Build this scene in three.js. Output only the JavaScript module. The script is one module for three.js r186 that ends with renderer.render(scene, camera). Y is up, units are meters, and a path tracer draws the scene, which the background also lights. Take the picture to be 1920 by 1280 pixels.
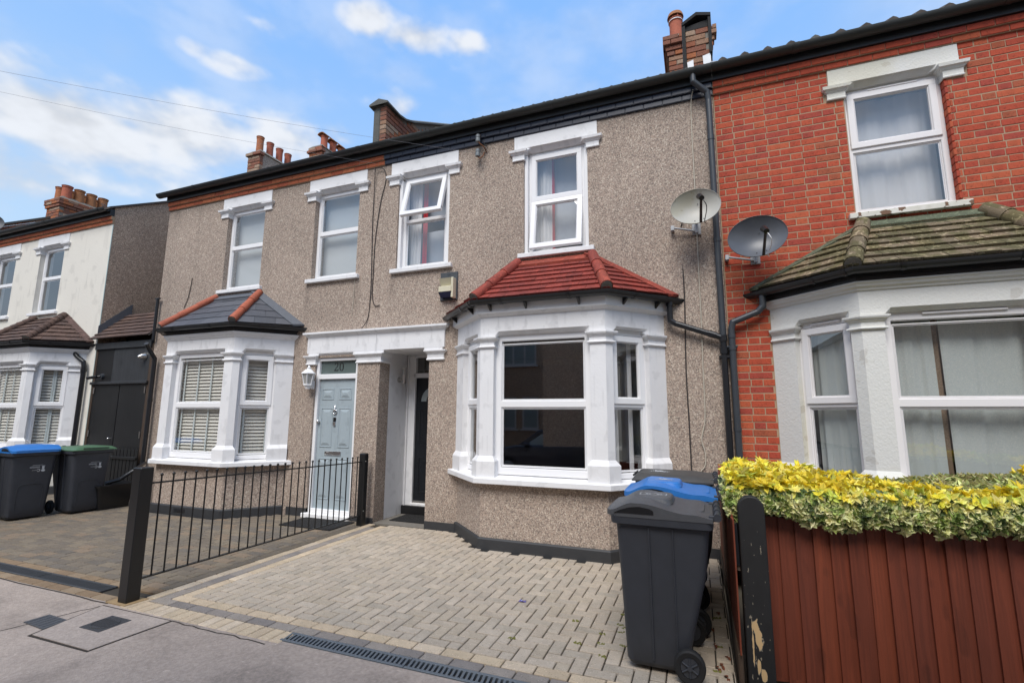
import * as THREE from 'three';
import { mergeGeometries, toCreasedNormals } from 'three/addons/utils/BufferGeometryUtils.js';
import { FontLoader } from 'three/addons/loaders/FontLoader.js';
import { TextGeometry } from 'three/addons/geometries/TextGeometry.js';

// ------------------------------------------------------------------ camera, sky, sun, exposure
const rad = (d) => d * Math.PI / 180;
const scene = new THREE.Scene();
const camera = new THREE.PerspectiveCamera(70.82, 1024 / 682, 0.05, 900);
camera.position.set(0, 1.555, 6);
camera.rotation.order = 'YXZ';
camera.rotation.set(rad(8.593), rad(21.034), rad(0.264));
const renderer = new THREE.WebGLRenderer({ antialias: true });
renderer.setSize(1024, 682);
renderer.toneMapping = THREE.LinearToneMapping;
renderer.toneMappingExposure = 1.36;
renderer.shadowMap.enabled = true;
const sun = new THREE.DirectionalLight(new THREE.Color(1, 0.955, 0.9), 2.6);
sun.position.set(.8, 32, 24);
sun.castShadow = true; sun.shadow.radius = 60; sun.shadow.mapSize.set(2048, 2048);
Object.assign(sun.shadow.camera, { left: -25, right: 25, top: 25, bottom: -25, near: 1, far: 90 });
scene.add(sun, sun.target);

function mulberry(a) { return () => { a = (a + 0x6d2b79f5) | 0; let t = Math.imul(a ^ (a >>> 15), 1 | a); t = (t + Math.imul(t ^ (t >>> 7), 61 | t)) ^ t; return ((t ^ (t >>> 14)) >>> 0) / 4294967296; }; }
const clamp = (x, a = 0, b = 1) => Math.min(b, Math.max(a, x));
const mix = (a, b, t) => a + (b - a) * t;
const sstep = (a, b, x) => { const t = clamp((x - a) / (b - a)); return t * t * (3 - 2 * t); };
// periodic value noise in 2-D and plain value noise in 3-D
const HASH = new Float32Array(65536); { const r = mulberry(77); for (let i = 0; i < 65536; i++) HASH[i] = r(); }
const h3 = (x, y, z) => HASH[(Math.imul(x, 73856093) ^ Math.imul(y, 19349663) ^ Math.imul(z, 83492791)) & 65535];
function vnoise3(x, y, z) {
  const xi = Math.floor(x), yi = Math.floor(y), zi = Math.floor(z); let u = x - xi, v = y - yi, w = z - zi;
  u = u * u * (3 - 2 * u); v = v * v * (3 - 2 * v); w = w * w * (3 - 2 * w);
  const l = (a, b, t) => a + (b - a) * t;
  return l(l(l(h3(xi, yi, zi), h3(xi + 1, yi, zi), u), l(h3(xi, yi + 1, zi), h3(xi + 1, yi + 1, zi), u), v), l(l(h3(xi, yi, zi + 1), h3(xi + 1, yi, zi + 1), u), l(h3(xi, yi + 1, zi + 1), h3(xi + 1, yi + 1, zi + 1), u), v), w);
}
function fbm3(x, y, z, n) { let s = 0, a = 0.5, t = 0; for (let i = 0; i < n; i++) { s += a * vnoise3(x, y, z); t += a; a *= 0.5; x = x * 2.03 + 11.3; y = y * 2.03 + 5.1; z = z * 2.03 + 7.7; } return s / t; }
function pnoise(x, y, p, seed) {   // periodic with period p (integer)
  const xi = Math.floor(x), yi = Math.floor(y); let u = x - xi, v = y - yi; u = u * u * (3 - 2 * u); v = v * v * (3 - 2 * v);
  const m = (a) => ((a % p) + p) % p, a = m(xi), b = m(xi + 1), c = m(yi), d = m(yi + 1);
  return mix(mix(h3(a, c, seed), h3(b, c, seed), u), mix(h3(a, d, seed), h3(b, d, seed), u), v);
}
function pfbm(u, v, p, n, seed) { let s = 0, a = 0.5, t = 0; for (let i = 0; i < n; i++) { s += a * pnoise(u * p, v * p, p, seed + i); t += a; a *= 0.5; p *= 2; } return s / t; }

{ // the sky: blue with broken cloud all round
  const W = 3072, H = 1536, data = new Float32Array(W * H * 4);
  // clouds by compass direction (degrees from the street's normal, height above the horizon, half widths)
  const blobs = [[-66, 24.5, 9, 4.2, 1.15], [-58, 26.5, 9, 3.8, 1.05], [-70.5, 19.5, 12, 3.6, .95], [-59, 21.5, 10, 3, .55], [-47.5, 28.6, 7, 2.6, .8], [-42, 30.2, 3.2, 1.7, .75], [-36, 33.0, 3.8, 2.6, .95], [-31.5, 31.5, 5, 2.4, .55],
    [-53.5, 33.6, 4.6, 1.3, .62], [-57.4, 33.9, 2.4, 1.0, .5], [-39.5, 40.9, 3.6, 1.9, 1.0], [-34, 40.2, 5.2, 1.7, 1.0], [-27.5, 40.2, 3.6, 1.3, .8], [-50.6, 37.7, 3.4, 1.2, .45], [-30, 37.9, 4, 1, .28], [-80, 22, 9, 6, 1.1], [-62, 22.5, 12, 5, .62], [-70, 27, 7, 2.6, .7], [-44, 26.6, 8, 1.8, .5], [-68, 30.5, 2.5, .9, .22], [-17, 42, 5, .9, .25]];
  for (let j = 0; j < H; j++) {
    const el = ((j + 0.5) / H - 0.5) * 180;
    for (let i = 0; i < W; i++) {
      const o = (j * W + i) * 4;
      if (el < -1) { data[o] = .30; data[o + 1] = .30; data[o + 2] = .30; data[o + 3] = 1; continue; }
      const th = ((i + 0.5) / W - 0.5) * 2 * Math.PI, ce = Math.cos(rad(el)), x = ce * Math.cos(th), z = ce * Math.sin(th), y = Math.sin(rad(el));
      const az = Math.atan2(x, -z) * 180 / Math.PI;
      const t1 = sstep(6, 44, el), t2 = sstep(40, 90, el);
      let r = mix(mix(.56, .26, t1), .2, t2), g = mix(mix(.76, .52, t1), .44, t2), b = mix(mix(.98, 1.0, t1), .92, t2);
      const n = fbm3(x * 9 + 3, y * 17 + 1, z * 9 + 9, 6), n2 = fbm3(x * 30, y * 52, z * 30 + 4, 4);
      let m = 0;
      for (const [a, e, wa, we, k] of blobs) { const da = (az - a) * ce / .85 / wa, de = (el - e) / we, q = da * da + de * de; if (q < 4) m = Math.max(m, k * Math.exp(-q * 1.1)); }
      const infr = (1 - sstep(34, 60, Math.abs(az + 22))) * (1 - sstep(46, 60, el));
      const gen = sstep(.46, .68, fbm3(x * 3.1 + 20, y * 5.2 + 2, z * 3.1 + 5, 6)) * (1 - infr);
      let c = Math.max(sstep(.12, 1.12, m * 1.0 + (n - .5) * 1.7 + (n2 - .5) * .8) * sstep(.04, .42, m) * .97, gen * .95);
      c = Math.max(c, .55 * (1 - sstep(2, 16, el)), .30 * sstep(.36, .8, n) * (el > 0 ? 1 : 0));
      const shade = .74 + .26 * sstep(.30, .66, n2 * .45 + n * .55);
      r = mix(r, .86 * shade, c); g = mix(g, .895 * shade, c); b = mix(b, .955 * shade, c);
      const K = .74; data[o] = r * K; data[o + 1] = g * K; data[o + 2] = b * K; data[o + 3] = 1;
    }
  }
  const t = new THREE.DataTexture(data, W, H, THREE.RGBAFormat, THREE.FloatType);
  t.mapping = THREE.EquirectangularReflectionMapping; t.magFilter = THREE.LinearFilter; t.needsUpdate = true;
  scene.background = t; scene.environment = t;
}

// ------------------------------------------------------------------ geometry helpers (plain metres, y up)
const V = (x, y, z) => new THREE.Vector3(x, y, z);
function fin(g) {                       // not indexed, uv in metres from the face direction
  if (g.index) g = g.toNonIndexed();
  if (!g.attributes.normal) g.computeVertexNormals();
  const p = g.attributes.position, uv = new Float32Array(p.count * 2), a = V(), b = V(), c = V();
  for (let i = 0; i < p.count; i += 3) {
    a.fromBufferAttribute(p, i); b.fromBufferAttribute(p, i + 1); c.fromBufferAttribute(p, i + 2);
    const n = b.clone().sub(a).cross(c.clone().sub(a)), ax = Math.abs(n.x), ay = Math.abs(n.y), az = Math.abs(n.z);
    [a, b, c].forEach((q, k) => { const o = (i + k) * 2; if (ay > ax && ay > az) { uv[o] = q.x; uv[o + 1] = q.z; } else if (ax > az) { uv[o] = q.z; uv[o + 1] = q.y; } else { uv[o] = q.x; uv[o + 1] = q.y; } });
  }
  const out = new THREE.BufferGeometry();
  out.setAttribute('position', p); out.setAttribute('normal', g.attributes.normal); out.setAttribute('uv', new THREE.BufferAttribute(uv, 2));
  return out;
}
function faces(list, crease) {           // list of polygons (arrays of [x,y,z]), convex
  const v = [];
  for (const f of list) for (let k = 1; k < f.length - 1; k++) v.push(...f[0], ...f[k], ...f[k + 1]);
  const g = new THREE.BufferGeometry(); g.setAttribute('position', new THREE.BufferAttribute(new Float32Array(v), 3));
  if (crease) return fin(toCreasedNormals(g, crease));
  g.computeVertexNormals(); return fin(g);
}
function convex(list) {                  // turns every face outwards
  const c = [0, 0, 0]; let n = 0; for (const f of list) for (const p of f) { c[0] += p[0]; c[1] += p[1]; c[2] += p[2]; n++; }
  for (let k = 0; k < 3; k++) c[k] /= n;
  return faces(list.map((f) => { const a = V(...f[0]), N = V(...f[1]).sub(a).cross(V(...f[2]).sub(a)), m = V(0, 0, 0); f.forEach((p) => m.add(V(...p))); m.multiplyScalar(1 / f.length); return N.dot(m.sub(V(...c))) < 0 ? f.slice().reverse() : f; }));
}
const hexa = (p) => convex([[p[0], p[1], p[2], p[3]], [p[4], p[5], p[6], p[7]], [p[0], p[1], p[5], p[4]], [p[1], p[2], p[6], p[5]], [p[2], p[3], p[7], p[6]], [p[3], p[0], p[4], p[7]]]);
const box = (x0, x1, y0, y1, z0, z1) => hexa([[x0, y0, z0], [x1, y0, z0], [x1, y0, z1], [x0, y0, z1], [x0, y1, z0], [x1, y1, z0], [x1, y1, z1], [x0, y1, z1]]);
function cbox(x0, x1, y0, y1, z0, z1, b = 0.004) {   // box with chamfered edges, 44 triangles
  const X = [x0, x1], Y = [y0, y1], Z = [z0, z1], s = [1, -1];
  const P = (i, j, k, a) => [X[i] + (a === 0 ? 0 : s[i] * b), Y[j] + (a === 1 ? 0 : s[j] * b), Z[k] + (a === 2 ? 0 : s[k] * b)], L = [];
  for (const i of [0, 1]) L.push([P(i, 0, 0, 0), P(i, 1, 0, 0), P(i, 1, 1, 0), P(i, 0, 1, 0)], [P(0, i, 0, 1), P(1, i, 0, 1), P(1, i, 1, 1), P(0, i, 1, 1)], [P(0, 0, i, 2), P(1, 0, i, 2), P(1, 1, i, 2), P(0, 1, i, 2)]);
  for (const i of [0, 1]) for (const j of [0, 1]) {
    L.push([P(i, j, 0, 0), P(i, j, 1, 0), P(i, j, 1, 1), P(i, j, 0, 1)], [P(i, 0, j, 0), P(i, 1, j, 0), P(i, 1, j, 2), P(i, 0, j, 2)], [P(0, i, j, 1), P(1, i, j, 1), P(1, i, j, 2), P(0, i, j, 2)]);
    for (const k of [0, 1]) L.push([P(i, j, k, 0), P(i, j, k, 1), P(i, j, k, 2)]);
  }
  return convex(L);
}
function prism(pts, y0, y1) {            // plan polygon [x,z] raised from y0 to y1
  const sh = pts.map(([x, z]) => new THREE.Vector2(x, z)), tri = THREE.ShapeUtils.triangulateShape(sh, []), L = [], cw = THREE.ShapeUtils.isClockWise(sh);
  for (const t of tri) { const a = t.map((k) => [pts[k][0], y1, pts[k][1]]), b = t.map((k) => [pts[k][0], y0, pts[k][1]]); const up = V(...a[1]).sub(V(...a[0])).cross(V(...a[2]).sub(V(...a[0]))).y > 0; L.push(up ? a : a.reverse(), up ? b.reverse() : b); }
  for (let i = 0; i < pts.length; i++) { const p = pts[i], q = pts[(i + 1) % pts.length], f = [[p[0], y0, p[1]], [p[0], y1, p[1]], [q[0], y1, q[1]], [q[0], y0, q[1]]]; L.push(cw ? f.reverse() : f); }
  return faces(L);
}
function plate(pts, holes, z0, z1) {     // polygon [x,y] with rectangular holes [x0,x1,y0,y1], between two z
  const s = new THREE.Shape(pts.map((p) => new THREE.Vector2(...p)));
  for (const [a, b, c, d] of holes) s.holes.push(new THREE.Path([[a, c], [a, d], [b, d], [b, c]].map((p) => new THREE.Vector2(...p))));
  const g = new THREE.ExtrudeGeometry(s, { depth: z1 - z0, bevelEnabled: false }); g.translate(0, 0, z0); return fin(g);
}
// a profile [out, y] carried along a plan path [x,z]; outwards is to the left-front of the direction (+z for +x); wall: ends lie in z = const
function sweep(path, prof, { wall = false, crease = 0 } = {}) {
  const n = path.length, D = [], N = [];
  for (let i = 0; i < n - 1; i++) { const dx = path[i + 1][0] - path[i][0], dz = path[i + 1][1] - path[i][1], l = Math.hypot(dx, dz); D.push([dx / l, dz / l]); N.push([-dz / l, dx / l]); }
  const M = path.map((p, i) => {
    if (i === 0) return wall ? [1 / N[0][0], 0] : N[0];
    if (i === n - 1) return wall ? [1 / N[n - 2][0], 0] : N[n - 2];
    const a = N[i - 1], b = N[i], k = 1 + a[0] * b[0] + a[1] * b[1]; return [(a[0] + b[0]) / k, (a[1] + b[1]) / k];
  });
  let ar = 0; for (let j = 0; j < prof.length; j++) { const a = prof[j], b = prof[(j + 1) % prof.length]; ar += a[0] * b[1] - a[1] * b[0]; }
  if (ar < 0) prof = prof.slice().reverse();
  const S = path.map((p, i) => prof.map(([o, y]) => [p[0] + M[i][0] * o, y, p[1] + M[i][1] * o])), L = [];
  for (let i = 0; i < n - 1; i++) for (let j = 0; j < prof.length; j++) { const k = (j + 1) % prof.length; L.push([S[i][j], S[i + 1][j], S[i + 1][k], S[i][k]].reverse()); }
  const sh = prof.map((p) => new THREE.Vector2(...p));
  for (const t of THREE.ShapeUtils.triangulateShape(sh, [])) { L.push(t.map((k) => S[0][k]).reverse(), t.map((k) => S[n - 1][k])); }
  return faces(L, crease);
}
function cyl(a, b, r0, r1 = r0, seg = 12, open = false) {
  const A = V(...a), B = V(...b), g = new THREE.CylinderGeometry(r1, r0, A.distanceTo(B), seg, 1, open);
  g.applyQuaternion(new THREE.Quaternion().setFromUnitVectors(V(0, 1, 0), B.clone().sub(A).normalize())); const m = A.add(B).multiplyScalar(.5); g.translate(m.x, m.y, m.z); return fin(g);
}
const ball = (c, r, s = 10) => { const g = new THREE.SphereGeometry(r, s, Math.max(6, s - 3)); g.translate(...c); return fin(g); };
function pipe(pts, r, seg = 12) { const L = []; for (let i = 0; i < pts.length - 1; i++) L.push(cyl(pts[i], pts[i + 1], r, r, seg)); for (let i = 1; i < pts.length - 1; i++) L.push(ball(pts[i], r * 1.01, 12)); return L; }
function wire(pts, r, seg = 5, n = 40) { const g = new THREE.TubeGeometry(new THREE.CatmullRomCurve3(pts.map((p) => V(...p))), n, r, seg); return fin(g); }
function lathe(prof, c, seg = 20) { const g = new THREE.LatheGeometry(prof.map((p) => new THREE.Vector2(...p)), seg); g.translate(...c); return fin(toCreasedNormals(g.toNonIndexed(), .7)); }
const turned = (g, m) => { g.applyMatrix4(m); return g; };

// ------------------------------------------------------------------ objects
const count = new Map(), baseOf = new WeakMap();
function numbered(n) { const k = count.get(n) ?? 0; count.set(n, k + 1); return k ? `${n}_${String(k).padStart(3, '0')}` : n; }
function thing(name, label, category, base = [0, 0, 0], group) {
  const o = new THREE.Group(); o.name = numbered(name); o.position.set(...base); baseOf.set(o, base); o.userData = { label, category }; if (group) o.userData.group = group; scene.add(o); return o;
}
function structure(name, label, base = [0, 0, 0]) { const o = new THREE.Group(); o.name = numbered(name); o.position.set(...base); baseOf.set(o, base); o.userData = { kind: 'structure', label }; scene.add(o); return o; }
function part(name, geo, mat, parent, label) {
  let g = Array.isArray(geo) ? (geo.length > 1 ? mergeGeometries(geo) : geo[0]) : geo;
  const b = baseOf.get(parent); g.translate(-b[0], -b[1], -b[2]);
  const m = new THREE.Mesh(g, mat); m.name = name; m.castShadow = m.receiveShadow = true; parent.add(m); baseOf.set(m, b); if (label) m.userData.label = label; return m;
}
function piece(name, g, mat, parent, pos, scale, rotY = 0, rotZ = 0) {   // shares its geometry
  const b = baseOf.get(parent), m = new THREE.Mesh(g, mat); m.name = name; m.position.set(pos[0] - b[0], pos[1] - b[1], pos[2] - b[2]); if (scale) m.scale.set(...scale); m.rotation.set(0, rotY, rotZ); m.castShadow = m.receiveShadow = true; parent.add(m); return m;
}
function dup(root, pos, turn, name, label) { const r = root.clone(); r.name = numbered(name); r.position.set(...pos); r.rotation.y = turn; r.userData = { ...root.userData, label }; scene.add(r); baseOf.set(r, pos); return r; }

// ------------------------------------------------------------------ materials
function tex(size, f, srgb = false) {
  const d = new Uint8Array(size * size * 4);
  for (let j = 0; j < size; j++) for (let i = 0; i < size; i++) { const c = f(i / size, j / size, i, j), o = (j * size + i) * 4; if (c.length) { d[o] = clamp(c[0]) * 255; d[o + 1] = clamp(c[1]) * 255; d[o + 2] = clamp(c[2]) * 255; } else d[o] = d[o + 1] = d[o + 2] = clamp(c) * 255; d[o + 3] = 255; }
  const t = new THREE.DataTexture(d, size, size); t.wrapS = t.wrapT = THREE.RepeatWrapping; t.magFilter = THREE.LinearFilter; t.needsUpdate = true; if (srgb) t.colorSpace = THREE.SRGBColorSpace; return t;
}
const rep = (t, metres, my = metres) => { const c = t.clone(); c.repeat.set(1 / metres, 1 / my); c.needsUpdate = true; return c; };
// pebbledash: little stones of many tones set in render
const cells = (() => { const r = mulberry(5), N = 256, s = 1024; const px = [], py = [], tone = []; for (let i = 0; i < N * N; i++) { px.push(r()); py.push(r()); tone.push(r()); }
  const id = new Int32Array(s * s), dist = new Float32Array(s * s);
  for (let j = 0; j < s; j++) for (let i = 0; i < s; i++) { const cx = Math.floor(i / 4), cy = Math.floor(j / 4); let bd = 1e9, bi = 0; for (let b = -1; b <= 1; b++) for (let a = -1; a <= 1; a++) { const ux = (cx + a + N) % N, uy = (cy + b + N) % N, k = uy * N + ux, dx = (cx + a + px[k]) * 4 - i, dy = (cy + b + py[k]) * 4 - j, d = dx * dx + dy * dy; if (d < bd) { bd = d; bi = k; } } id[j * s + i] = bi; dist[j * s + i] = Math.sqrt(bd); }
  return { id, dist, tone }; })();
const pebbleAt = (t, d, low) => { const pal = t < .2 ? [.215, .172, .145] : t < .5 ? [.335, .268, .22] : t < .74 ? [.425, .345, .285] : t < .9 ? [.39, .30, .242] : [.56, .485, .40], w = (.88 + .24 * ((t * 37) % 1)) * low * d; return pal.map((c) => Math.pow(clamp(c * w), 1 / 2.2)); };
// one facade's pebbledash, 5.12 m a side from x0, with its own rain streaks, damp foot and patches
function facade(x0, stain) {
  const N = 128, lo = new Float32Array((N + 1) * (N + 1)); for (let j = 0; j <= N; j++) for (let i = 0; i <= N; i++) { const x = x0 + i / N * 5.12, y = -.1 + j / N * 5.72; lo[j * (N + 1) + i] = stain(x, y, fbm3(x * 1.3 + 9, y * 1.3, 4, 4), fbm3(x * 7, y * .9, 2, 4)); }
  const t = tex(2048, (u, v, i, j) => { const k = (j % 1024) * 1024 + ((i + (j >> 10) * 333) % 1024), fx = u * N, fy = v * N, a = Math.floor(fx), b = Math.floor(fy), p = b * (N + 1) + a, tx = fx - a, ty = fy - b; return pebbleAt(cells.tone[cells.id[k]], cells.dist[k] > 3.1 ? .86 : 1, mix(mix(lo[p], lo[p + 1], tx), mix(lo[p + N + 1], lo[p + N + 2], tx), ty)); }, true);
  t.repeat.set(1 / 5.12, 1 / 5.72); t.offset.set(-x0 / 5.12, .1 / 5.72); const bm = pebBump.clone(); bm.repeat.set(1 / 2.56, 1 / 2.86); bm.needsUpdate = true;
  return mat(`pebble ${x0}`, [1, 1, 1], .95, { map: t, bumpMap: bm, bumpScale: .003 });
}
const pebColour = tex(1024, (u, v, i, j) => { const k = j * 1024 + i, t = cells.tone[cells.id[k]], low = .9 + .2 * pfbm(u, v, 4, 3, 40), d = cells.dist[k] > 3.1 ? .86 : 1;
  return pebbleAt(t, d, low); }, true);
const pebBump = tex(1024, (u, v, i, j) => { const k = j * 1024 + i; return clamp(1 - cells.dist[k] / 4) * (.5 + .5 * cells.tone[cells.id[k]]); });
const grain = tex(512, (u, v, i, j) => .80 + .2 * pfbm(u, v, 8, 5, 3) * 1.0);
const speck = (() => { const r = mulberry(9); return tex(512, (u, v) => { const q = r(); return .72 + .18 * pfbm(u, v, 6, 4, 20) + (q > .965 ? .28 : q < .08 ? -.22 : (q - .5) * .14); }); })();
const paverTex = (() => { const r = mulberry(41), cell = new Float32Array(256 * 256).map(() => r()), fine = new Float32Array(512 * 512).map(() => r()); return tex(1024, (u, v, i, j) => { const c = cell[(j >> 2) * 256 + (i >> 2)], f = fine[(j >> 1) * 512 + (i >> 1)], b = pfbm(u, v, 8, 4, 220), m = pfbm(u, v, 26, 3, 230); return .80 + .26 * (b - .5) + .20 * (m - .5) + (f - .5) * .12 + (c > .975 ? .24 : c < .05 ? -.16 : 0) - (m > .72 ? .10 : 0); }); })();
const rough = tex(512, (u, v) => pfbm(u, v, 24, 4, 60));
const brickTex = (() => { const r = mulberry(19); return tex(512, (u, v) => { const a = pfbm(u, v, 10, 5, 90), q = r(), b = pfbm(u, v, 40, 2, 99); return .66 + .42 * (a - .5) + .30 + (q - .5) * .10 - (b > .70 ? .22 : 0); }); })();
const woodTex = tex(512, (u, v) => { const w = pfbm(u, v, 4, 3, 14), g = pnoise(u * 56 + w * 4, v * 2, 56, 22), f = pnoise(u * 160, v * 6, 160, 31), k = sstep(.70, .80, pfbm(u, v, 9, 2, 74)); return .60 + .26 * g + .12 * f + .26 * (pfbm(u, v, 5, 4, 71) - .5) - .14 * k; });
const asphaltTex = (() => { const r = mulberry(29); return tex(1024, (u, v) => { const q = r(); const st = sstep(.60, .74, pfbm(u * 1, v * 1, 5, 4, 48)); return .74 + .26 * (pfbm(u, v, 3, 5, 33) - .5) + .15 * (pfbm(u, v, 14, 5, 43) - .5) + .20 * (pnoise(u * 200, v * 200, 200, 47) - .5) + (pnoise(u * 150, v * 150, 150, 53) > .93 ? .20 : 0) - .13 * st + (q - .5) * .12; }); })();
const mossTex = (() => { const r = mulberry(31); return tex(512, (u, v) => { const a = pfbm(u, v, 7, 5, 55), b = pfbm(u, v, 22, 3, 66), q = r(); const m = sstep(.42, .62, a), l = b > .69 ? 1 : 0; return [mix(.60, .49, m) + l * .2 + (q - .5) * .12, mix(.555, .475, m) + l * .2 + (q - .5) * .12, mix(.46, .34, m) + l * .18 + (q - .5) * .12]; }, true); })();
const lichenTex = (() => { const r = mulberry(37); return tex(512, (u, v) => { const a = pfbm(u, v, 9, 4, 155), b = pfbm(u, v, 40, 2, 166), q = r(); const l = b > .74 ? .6 : 0; return .62 + .5 * (a - .5) + l + (q - .5) * .1; }); })();
const paintTex = tex(512, (u, v) => { const st = pnoise(u * 40, v * 3, 40, 85) * pfbm(u, v, 4, 3, 86); return .95 + .06 * (pfbm(u, v, 5, 4, 81) - .3) - .09 * sstep(.60, .74, pfbm(u, v, 11, 5, 83)) - .07 * sstep(.42, .62, st); });
const oldPaintTex = tex(1024, (u, v) => { const a = pfbm(u, v, 3, 5, 87), b = pfbm(u, v, 14, 5, 88), s = sstep(.5, .75, a) * .3; return [.95 - s * .10 - (b > .74 ? .06 : 0), .95 - s * .14 - (b > .74 ? .07 : 0), .94 - s * .30 - (b > .74 ? .08 : 0)]; }, true);
const M = {};
function mat(name, color, roughness = .8, opt = {}) { const P = opt.transmission || opt.clearcoat || opt.sheen ? THREE.MeshPhysicalMaterial : THREE.MeshStandardMaterial; const c = new THREE.Color(); Array.isArray(color) ? c.setRGB(...color) : c.set(color); const m = new P({ name, color: c, roughness, ...opt }); return (M[name] = m); }
mat('pebble', [1, 1, 1], .95, { map: rep(pebColour, 2.6), bumpMap: rep(pebBump, 2.6), bumpScale: .003 });
mat('pebbleFlank', [1.2, 1.1, 1.0], .95, { map: rep(pebColour, 2.9), bumpMap: rep(pebBump, 2.9), bumpScale: .004 });
mat('white', [.80, .80, .81], .55, { map: rep(paintTex, 1.3), bumpMap: rep(rough, .5), bumpScale: .0012 });
mat('oldWhite', [.76, .76, .75], .6, { map: rep(oldPaintTex, 2.3), bumpMap: rep(rough, .35), bumpScale: .0022 });
mat('render', [.74, .71, .64], .85, { map: rep(paintTex, 2.1), bumpMap: rep(rough, .6), bumpScale: .002 });
mat('upvc', [.82, .82, .83], .28);
mat('upvcOld', [.78, .76, .76], .35);
mat('glass', [1, 1, 1], 0.0, { transmission: 1, thickness: 0, ior: 2.4 });
mat('glassGrey', [.5, .56, .56], .45, { transmission: .35, thickness: 0 });
mat('navy', [.014, .019, .038], .42, { map: rep(grain, .8) });
mat('blackGloss', [.012, .012, .013], .3);
mat('gutterBlack', [.022, .0225, .024], .38, { map: rep(grain, .6) });
mat('gutterGreen', [.03, .034, .033], .55, { map: rep(grain, .6) });
mat('pipeBlack', [.013, .014, .017], .32);
mat('pipeGrey', [.045, .052, .062], .42, { map: rep(grain, .5) });
mat('mortar', [.46, .32, .21], .95, { map: rep(speck, .6) });
mat('mortarGrey', [.26, .24, .21], .95, { map: rep(speck, .6) });
mat('lead', [.16, .175, .2], .45, { metalness: .35, map: rep(grain, .4) });
mat('leadBright', [.45, .47, .5], .5, { metalness: .3, map: rep(grain, .25) });
mat('plinth', [.036, .038, .042], .6, { map: rep(grain, .5) });
mat('greyCap', [.13, .13, .12], .9, { map: rep(speck, .5), bumpMap: rep(rough, .3), bumpScale: .004 });
mat('stone', [.24, .22, .19], .95, { map: rep(speck, .5), bumpMap: rep(rough, .2), bumpScale: .006 });
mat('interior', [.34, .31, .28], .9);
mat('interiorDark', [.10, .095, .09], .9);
mat('steel', [.62, .60, .57], .28, { metalness: 1 });
mat('chrome', [.75, .75, .76], .12, { metalness: 1 });
mat('rust', [.16, .06, .025], .9);
mat('net', [.78, .78, .78], .95, { transmission: .3, thickness: 0, side: THREE.DoubleSide });
mat('netGreen', [.62, .68, .66], .95, { transmission: .3, thickness: 0, side: THREE.DoubleSide });
mat('redCurtain', [.42, .02, .035], .9, { side: THREE.DoubleSide });
mat('rollerBlind', [.42, .46, .48], .9, { side: THREE.DoubleSide });
mat('slat', [.72, .71, .64], .6);
mat('slatTape', [.55, .62, .62], .8);
mat('slatShadow', [.2, .19, .17], .9);
const tones = (name, list, rgh, opt) => list.map((c, i) => mat(`${name} ${i}`, c, rgh, opt));
const redBrick = tones('red brick', [[.44, .072, .033], [.41, .064, .033], [.46, .084, .038], [.37, .060, .038], [.48, .102, .044], [.43, .068, .032]], .9, { map: rep(brickTex, .7), bumpMap: rep(rough, .12), bumpScale: .003 });
const orangeBrick = tones('orange brick', [[.42, .115, .05], [.37, .09, .042], [.46, .14, .06]], .9, { map: rep(brickTex, .7), bumpMap: rep(rough, .12), bumpScale: .003 });
const oldBrick = tones('old brick', [[.33, .12, .065], [.27, .11, .07], [.40, .14, .06], [.34, .2, .13], [.24, .11, .075], [.40, .28, .2]], .95, { map: rep(brickTex, .5), bumpMap: rep(rough, .1), bumpScale: .006 });
const navyBrick = tones('navy painted brick', [[.014, .019, .040], [.017, .023, .046]], .4, { map: rep(grain, .5) });
const redTile = tones('red tile', [[.40, .068, .042], [.36, .063, .042], [.43, .08, .046]], .75, { map: rep(lichenTex, .9), bumpMap: rep(rough, .2), bumpScale: .003 });
const redTileDark = tones('worn red tile', [[.35, .054, .036], [.30, .05, .037], [.38, .06, .04]], .8, { map: rep(lichenTex, .8), bumpMap: rep(rough, .15), bumpScale: .004 });
const slate = tones('slate', [[.085, .09, .105], [.10, .105, .12], [.075, .08, .093]], .5, { map: rep(grain, .4), bumpMap: rep(rough, .3), bumpScale: .002 });
const mossTile = tones('mossy tile', [[.60, .55, .52], [.53, .49, .47], [.68, .60, .55]], .98, { map: rep(mossTex, .7), bumpMap: rep(rough, .12), bumpScale: .008 });
const brownTile = tones('brown tile', [[.15, .092, .073], [.13, .082, .069], [.17, .103, .08]], .85, { map: rep(lichenTex, .7), bumpMap: rep(rough, .15), bumpScale: .005 });
const mossGreen = mat('green flashing', [.16, .185, .115], .9, { map: rep(lichenTex, .6), bumpMap: rep(rough, .2), bumpScale: .004 });
const roofBrown = mat('roof brown', [.11, .09, .08], .9, { map: rep(lichenTex, .7) });
const terracotta = tones('terracotta', [[.42, .115, .062], [.37, .10, .055], [.40, .14, .06], [.36, .15, .06]], .8, { map: rep(brickTex, .9), bumpMap: rep(rough, .2), bumpScale: .003 });
const paver = tones('paver', [[.56, .472, .372], [.53, .452, .36], [.58, .49, .385], [.545, .46, .355], [.51, .44, .352], [.57, .487, .39]], .92, { map: rep(paverTex, 2.0), bumpMap: rep(rough, .1), bumpScale: .003 });
const tanPaver = tones('tan paver', [[.68, .545, .385], [.63, .50, .35], [.70, .575, .43], [.66, .53, .37]], .92, { map: rep(paverTex, 2.0), bumpMap: rep(rough, .1), bumpScale: .003 });
const greyPaver = tones('grey paver', [[.32, .28, .25], [.28, .25, .23], [.36, .315, .275]], .92, { map: rep(paverTex, 2.0), bumpMap: rep(rough, .1), bumpScale: .003 });
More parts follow.
